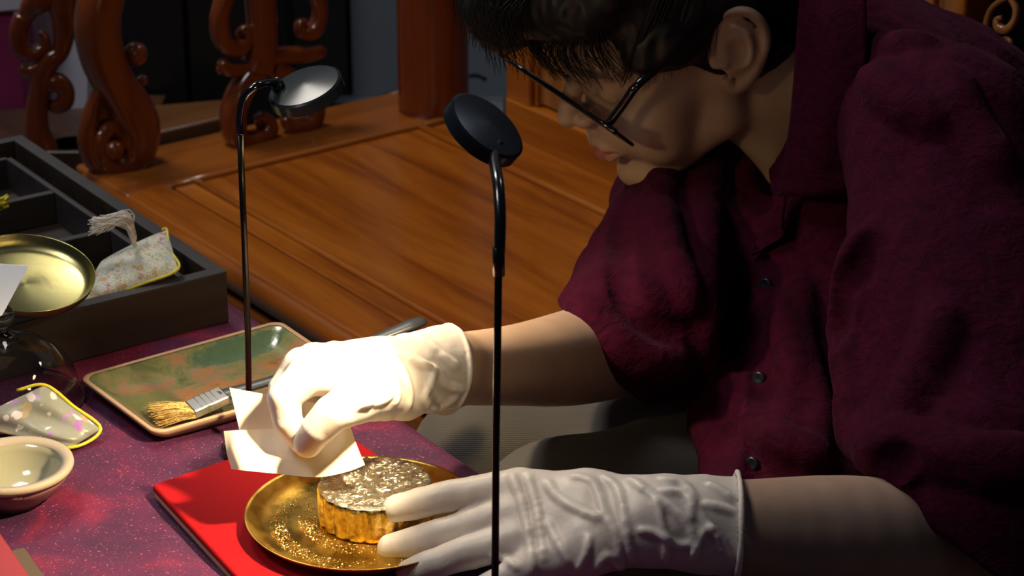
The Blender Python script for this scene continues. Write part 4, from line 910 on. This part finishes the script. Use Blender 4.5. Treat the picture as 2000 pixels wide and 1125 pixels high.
# --- shirt
sh = Field((-.02, 1.27, .44), (.56, 2.06, .93), .0027)
def sc(l, k=.02): sh.chain(A4(l), k)
sc([(1400, 350, 1.86, .055), (1345, 430, 1.83, .062), (1285, 540, 1.72, .061), (1222, 650, 1.605, .057)], .02)      # far sleeve
sc([(1262, 640, 1.64, .047), (1320, 650, 1.74, .044)], .03)
sc([(1262, 385, 1.85, .030), (1330, 370, 1.85, .030), (1395, 370, 1.83, .030)], .02)
sc([(1445, 400, 1.85, .034), (1430, 600, 1.76, .031), (1434, 760, 1.63, .031), (1446, 965, 1.50, .030)], .015)
sc([(1560, 450, 1.76, .062), (1540, 600, 1.73, .056), (1550, 800, 1.60, .054), (1570, 980, 1.50, .050)], .02)
sc([(1695, 350, 1.77, .068), (1680, 600, 1.73, .080), (1700, 900, 1.58, .07)], .03)
sc([(1685, 190, 1.79, .055), (1720, 165, 1.75, .055), (1845, 285, 1.635, .070)], .03)                                     # yoke
sc([(1672, 60, 1.79, .044), (1720, 165, 1.74, .056)], .02)
sc([(1845, 285, 1.635, .070), (1880, 560, 1.54, .083), (1905, 790, 1.46, .083), (1905, 920, 1.385, .066), (1915, 990, 1.362, .066), (1925, 1060, 1.355, .064)], .02)          # near sleeve
sh.cone(at(1760, 300, 1.80), (.48, 1.86, .57), .12, .13, .04)
# neck opening
sh.cone(nmid, nb0, .053, .050, .006, 's'); sh.cone(hw_((0, -.03, -.02)), nmid, .056, .053, .006, 's')
sh.cone(at(1425, 325, 1.76), at(1495, 395, 1.73), .026, .010, .008, 's'); sh.cone(at(1490, 200, 1.775), at(1530, 330, 1.765), .038, .026, .006, 's')
# sleeve openings
def cutline(pa, pb, pcx, inside, lo, hi):
    a, b_, c_ = at(*pa), at(*pb), at(*pcx); n_ = nrm(np.cross(b_-a, c_-a)); ii = at(*inside)
    if np.dot(ii-a, n_) > 0: n_ = -n_
    sh.cut(a, n_, lo, hi, .003)
cutline((1076, 600, 1.56), (1216, 748, 1.56), (1165, 650, 1.70), (1280, 560, 1.70), (-.02, 1.48, .50), (.105, 1.79, .75))
cutline((1738, 972, 1.32), (1950, 1125, 1.32), (1800, 1005, 1.45), (1850, 900, 1.46), (.20, 1.26, .44), (.42, 1.42, .64))
# folds
for r, pts, off in [
    (.007, [(1390, 330), (1378, 420), (1372, 540), (1370, 700), (1376, 850)], .001), (.006, [(1300, 330), (1290, 400), (1310, 500), (1345, 600)], 0), 
    (.006, [(1130, 600), (1180, 660), (1250, 700), (1330, 715)], .0), (.009, [(1700, 470), (1672, 560), (1662, 700), (1680, 830), (1712, 880)], .002), (.010, [(1840, 620), (1800, 740), (1740, 850), (1712, 885)], .0),
    (.010, [(1716, 892), (1760, 868), (1830, 880), (1930, 905), (2010, 905)], .002), (.006, [(1560, 560), (1570, 700), (1600, 800), (1590, 900)], 0), (.005, [(1500, 580), (1530, 640), (1545, 760), (1530, 900)], 0),
    (.006, [(1690, 60), (1720, 90), (1800, 90)], 0), (.006, [(1700, 150), (1760, 200), (1830, 240)], -.001), (.005, [(1850, 150), (1900, 250), (1960, 330)], 0), (.006, [(1400, 700), (1440, 780), (1500, 850), (1600, 890)], 0)]:
    sh.ridge([(x, y) for x, y in pts], r, .016, off-.001)
sh.ridge([(1470, 505), (1474, 560), (1468, 640), (1458, 760), (1446, 930)], .0022, .003)
sh.ridge([(1735, 905), (1762, 925), (1766, 985), (1775, 1010)], .004, .012)
sh.ridge([(1698, 470), (1680, 520), (1640, 560), (1625, 650)], .006, .012, .002, mode='s'); sh.ridge([(1722, 912), (1750, 903)], .010, .008, .0, mode='s')
sh.ridge([(1215, 400), (1208, 480), (1216, 560), (1255, 620), (1330, 650)], .0055, .010, .003, mode='s'); 
Vs, Qs = sh.mesh(); Ns = vnormals(Vs, Qs)
Vs = Vs+Ns*(.0028*vnoise(Vs*[1, 1, .45], 26, 3)+.0012*vnoise(Vs*[1, 1, .6], 70, 5)+.0006*np.abs(vnoise(Vs, 190, 8)))[:, None]
shm = mat('crinkled_maroon_cloth', (.05, .003, .012), .85, 0, Sheen_Weight=.04, Sheen_Roughness=.5); bsdf(shm).inputs['Sheen Tint'].default_value = (.8, .35, .6, 1); bsdf(shm).inputs['Specular IOR Level'].default_value = .08
v = coords(shm, (1, 1, 1.7)); nn = noise_(shm, v, 75, 4, .6, 1.2); n5 = noise_(shm, coords(shm), 700, 2)
setc(shm, ramp(shm, nn, [(.35, (.030, .0012, .0095)), (.65, (.054, .0020, .0165))])); bump(shm, math_(shm, 'ADD', nn, math_(shm, 'MULTIPLY', n5, .15)), .6, .003)
shirt = mesh_obj('shirt', Vs, Qs, shm, per)
# collar leaves laid over the yoke
def sheet(name, rows, m, parent, th=.0022, n=8, offs=.004, field=sh, fallback=1.72, lift=None):
    G = []
    for r in rows:
        R_ = []
        for p in r:
            Y = p[2] if len(p) > 2 else None
            if Y is None: h = field.hit(p[0], p[1], offs); h = at(p[0], p[1], fallback) if h is None else h
            else: h = at(p[0], p[1], Y)
            R_.append(h)
        G.append(catmull(R_, n))
    G = np.array(G); H = np.array([catmull(list(G[:, j]), n) for j in range(G.shape[1])])
    o = mesh_obj(name, H.reshape(-1, 3), grid_faces(H.shape[0], H.shape[1]), m, parent); s_ = o.modifiers.new('s', 'SOLIDIFY'); s_.thickness = th; s_.offset = 0; return o
sheet('collar', [[(1570, -60, 1.725), (1620, -66, 1.715), (1690, -60, 1.700)], [(1560, 30, 1.712), (1620, 28, 1.692), (1692, 30, 1.680)], [(1552, 150, 1.704), (1620, 150, 1.676), (1690, 146, 1.668)],
                 [(1540, 270, 1.700), (1600, 272, 1.670), (1670, 266, 1.664)], [(1520, 382, 1.702), (1580, 384, 1.676), (1652, 376, 1.664)]], shm, shirt)
sheet('lapel', [[(1522, 375, 1.703), (1535, 380, 1.695)], [(1505, 430, 1.700), (1528, 440, 1.692)], [(1478, 470, 1.702), (1530, 462, 1.692)], [(1468, 500, 1.702), (1480, 490, 1.698)]], shm, shirt)
btm = mat('dark_button', (.012, .016, .024), .3)
for bx, by in ((1497, 555), (1484, 738), (1471, 905)):
    h = sh.hit(bx, by, .0015); nrmv = nrm(sh.hit(bx, by)-sh.hit(bx+8, by)); n_ = nrm(C0-h)
    n_ = nrm(np.array([-.55, -.8, .25])); bt = mesh_obj('button', *lathe([(0, .0028), (.0022, .0026), (.0036, .0034), (.0048, .0030), (.0053, .0015), (.005, 0), (0, 0)], h, 24, n_), btm, shirt)

# --- hair
hr = Field((-.06, 1.60, .72), (.36, 2.02, 1.02), .0022)
def hre(c, r, k=.01, mode='u'): hr.ell(hw_(c), r, k, mode, HR)
hre((0, -.020, .054), (.086, .103, .086)); hre((0, .055, .082), (.070, .060, .045), .02); hre((-.060, -.035, .010), (.026, .055, .055), .02); hre((.060, -.035, .010), (.026, .055, .055), .02)
hre((0, -.075, .0), (.065, .035, .06), .02)
hr.ell(hw_((-.062, .030, .034)), (.022, .038, .026), .015, 'u', HR); hr.ell(hw_((.062, .030, .040)), (.022, .036, .026), .015, 'u', HR)
hr.cone(hw_((-.070, .030, .034)), hw_((-.066, .058, .030)), .014, .010, .01)
hre((.030, .098, .085), (.050, .040, .036), .02); hre((.045, .118, .072), (.034, .030, .034), .02)
# clear the face and the ears
hre((0, .095, -.010), (.072, .060, .058), .008, 's')
for s_ in (-1, 1): hre((s_*.092, -.014, -.002), (.030, .026, .034), .006, 's')
hcut = hw_((0, -.04, -.045)); hr.cut(hcut, HR@np.array([0, -.35, -1]))
Vr, Qr = hr.mesh(); Vr = relax(Vr, Qr, 2); Nr = vnormals(Vr, Qr); VLr = (Vr-HT)@HR
Vr = Vr+Nr*(.0022*vnoise(VLr*[1, .35, .5], 120, 9)+.0016*vnoise(VLr*[1, .3, .4], 260, 11))[:, None]
hm = mat('black_hair', (.010, .008, .008), .42, 0); bsdf(hm).inputs['Specular IOR Level'].default_value = .3
hair = mesh_obj('hair', Vr, Qr, hm, per)
b = MB()
def strand(p0, pts, r0): b.add(*tube(catmull([p0]+pts, 4), np.linspace(r0, r0*.25, 4*len(pts)+1), 3, cap=False))
for i in range(260):                                                   # fringe falling over the forehead
    x = random.uniform(-.060, .062); top = (x+random.uniform(-.01, .01), .098-abs(x)*.45+random.uniform(-.004, .006), .074+random.uniform(-.008, .012))
    L_ = random.uniform(.45, 1.0); lean = random.uniform(-.012, .006)
    yb = math.sqrt(max(.0, 1-(x/.075)**2)); m1 = (x+lean*.4, .110*yb+.004+random.uniform(-.002, .005), .052); e = (x+lean, (.106*yb+.003)+random.uniform(-.003, .008), .055-.040*L_)
    strand(hw_(top), [hw_(m1), hw_(e)], random.uniform(.0004, .0009))
for i in range(420):                                                   # locks swept forward beyond the forehead
    x = random.uniform(-.03, .085); a_ = random.uniform(0, 1); top = (x, .055+random.uniform(-.03, .03), .122-abs(x)*.25)
    m1 = (x*1.0+.004, .118+random.uniform(-.01, .012), .108+random.uniform(-.014, .008)); e = (x+random.uniform(-.006, .012), .142+random.uniform(-.016, .010)-max(0, -x)*.4, .060+random.uniform(-.016, .02))
    strand(hw_(top), [hw_(m1), hw_(e)], random.uniform(.0005, .0011))
for i in range(160):                                                   # side hair in front of the ear and over the temple
    y0 = random.uniform(-.02, .065); top = (-.070-random.uniform(0, .012), y0-.03, .075); m1 = (-.084+max(0, y0-.02)*.25, y0-.002, .045); e = (-.0795+max(0, y0)*.30, y0+.018, .018+random.uniform(-.014, .012)+.1*max(0, y0-.04))
    strand(hw_(top), [hw_(m1), hw_(e)], random.uniform(.0004, .0009))
ho = b.build('hair_strands', hm, hair, smooth=True); tag(ho, None, None, None, 'stuff')

# --- glasses
gls = empty('glasses', HT, None, None); gls['_o'] = [float(v) for v in HT]; gls.parent = per; gls.location = [float(v) for v in HT-np.array(per['_o'])]
for k_ in ('label', 'category'):
    if k_ in gls: del gls[k_]
fr = mat('black_acetate', (.006, .006, .007), .12, 0, Coat_Weight=.5)
G0 = at(985, 112, hw_((.074, .118, 0))[1]); G1 = at(1208, 262, hw_((-.080, .108, -.010))[1])
gx = nrm(G0-G1); vw_ = nrm((G0+G1)/2-C0); gy = nrm(vw_-gx*np.dot(vw_, gx)); gy0 = nrm(hw_((0, -.22, -1))-HT); gy0 = nrm(gy0-gx*np.dot(gy0, gx))
gy = nrm(gy*.86+gy0*.14) if np.dot(gy, gy0) > 0 else gy0
gn = nrm(np.cross(gx, gy))
def rimpts(c, sgn, w=.0265, h=.019, n=36):
    P = []
    for i in range(n+1):
        t = 2*math.pi*i/n; ct, st__ = math.cos(t), math.sin(t); P.append(c+gx*w*np.sign(ct)*abs(ct)**.7+gy*h*np.sign(st__)*abs(st__)**.7)
    return P
cN = G1+gx*.030+gy*.012; cF = G0-gx*.030+gy*.012; G1h = G1+gx*.016
for c__ in (cN, cF):
    mesh_obj('rim', *tube(rimpts(c__, 1), .0016, 8, nref=gn), fr, gls)
    P = rimpts(c__, 1, .0255, .0180); lens = mesh_obj('lens', [p+gn*.0005 for p in P[:-1]]+[p-gn*.0005 for p in P[:-1]], [tuple(range(36)), tuple(range(71, 35, -1))]+[((i+1) % 36, i, i+36, (i+1) % 36+36) for i in range(36)], glass, gls, smooth=False)
mesh_obj('brow_bar', *tube([G1-gx*.000-gy*.004, cN-gy*.0180, (cN+cF)/2-gy*.016, cF-gy*.0180, G0+gx*.002-gy*.004], .0024, 8, nref=gn), fr, gls)
mesh_obj('bridge', *tube([cN+gx*.0265-gy*.004, (cN+cF)/2-gy*.008, cF-gx*.0265-gy*.004], .0018, 8), fr, gls)
mesh_obj('temple_arm', *tube(catmull([G1h, G1h*.5+at(1245, 166, 1.705)*.5, at(1245, 166, 1.705), at(1290, 130, 1.714), at(1345, 92, 1.735), at(1412, 50, 1.745)], 6), .0030, 8, flat=1.2), fr, gls)
eR = hw_((.080, .0, .022)); mesh_obj('temple_arm', *tube(catmull([G0+gx*.003, G0*.5+eR*.5+[0, .004, 0], eR, hw_((.084, -.02, .012))], 6), .0020, 8), fr, gls)

for o in bpy.data.objects:
    if '_o' in o: del o['_o']
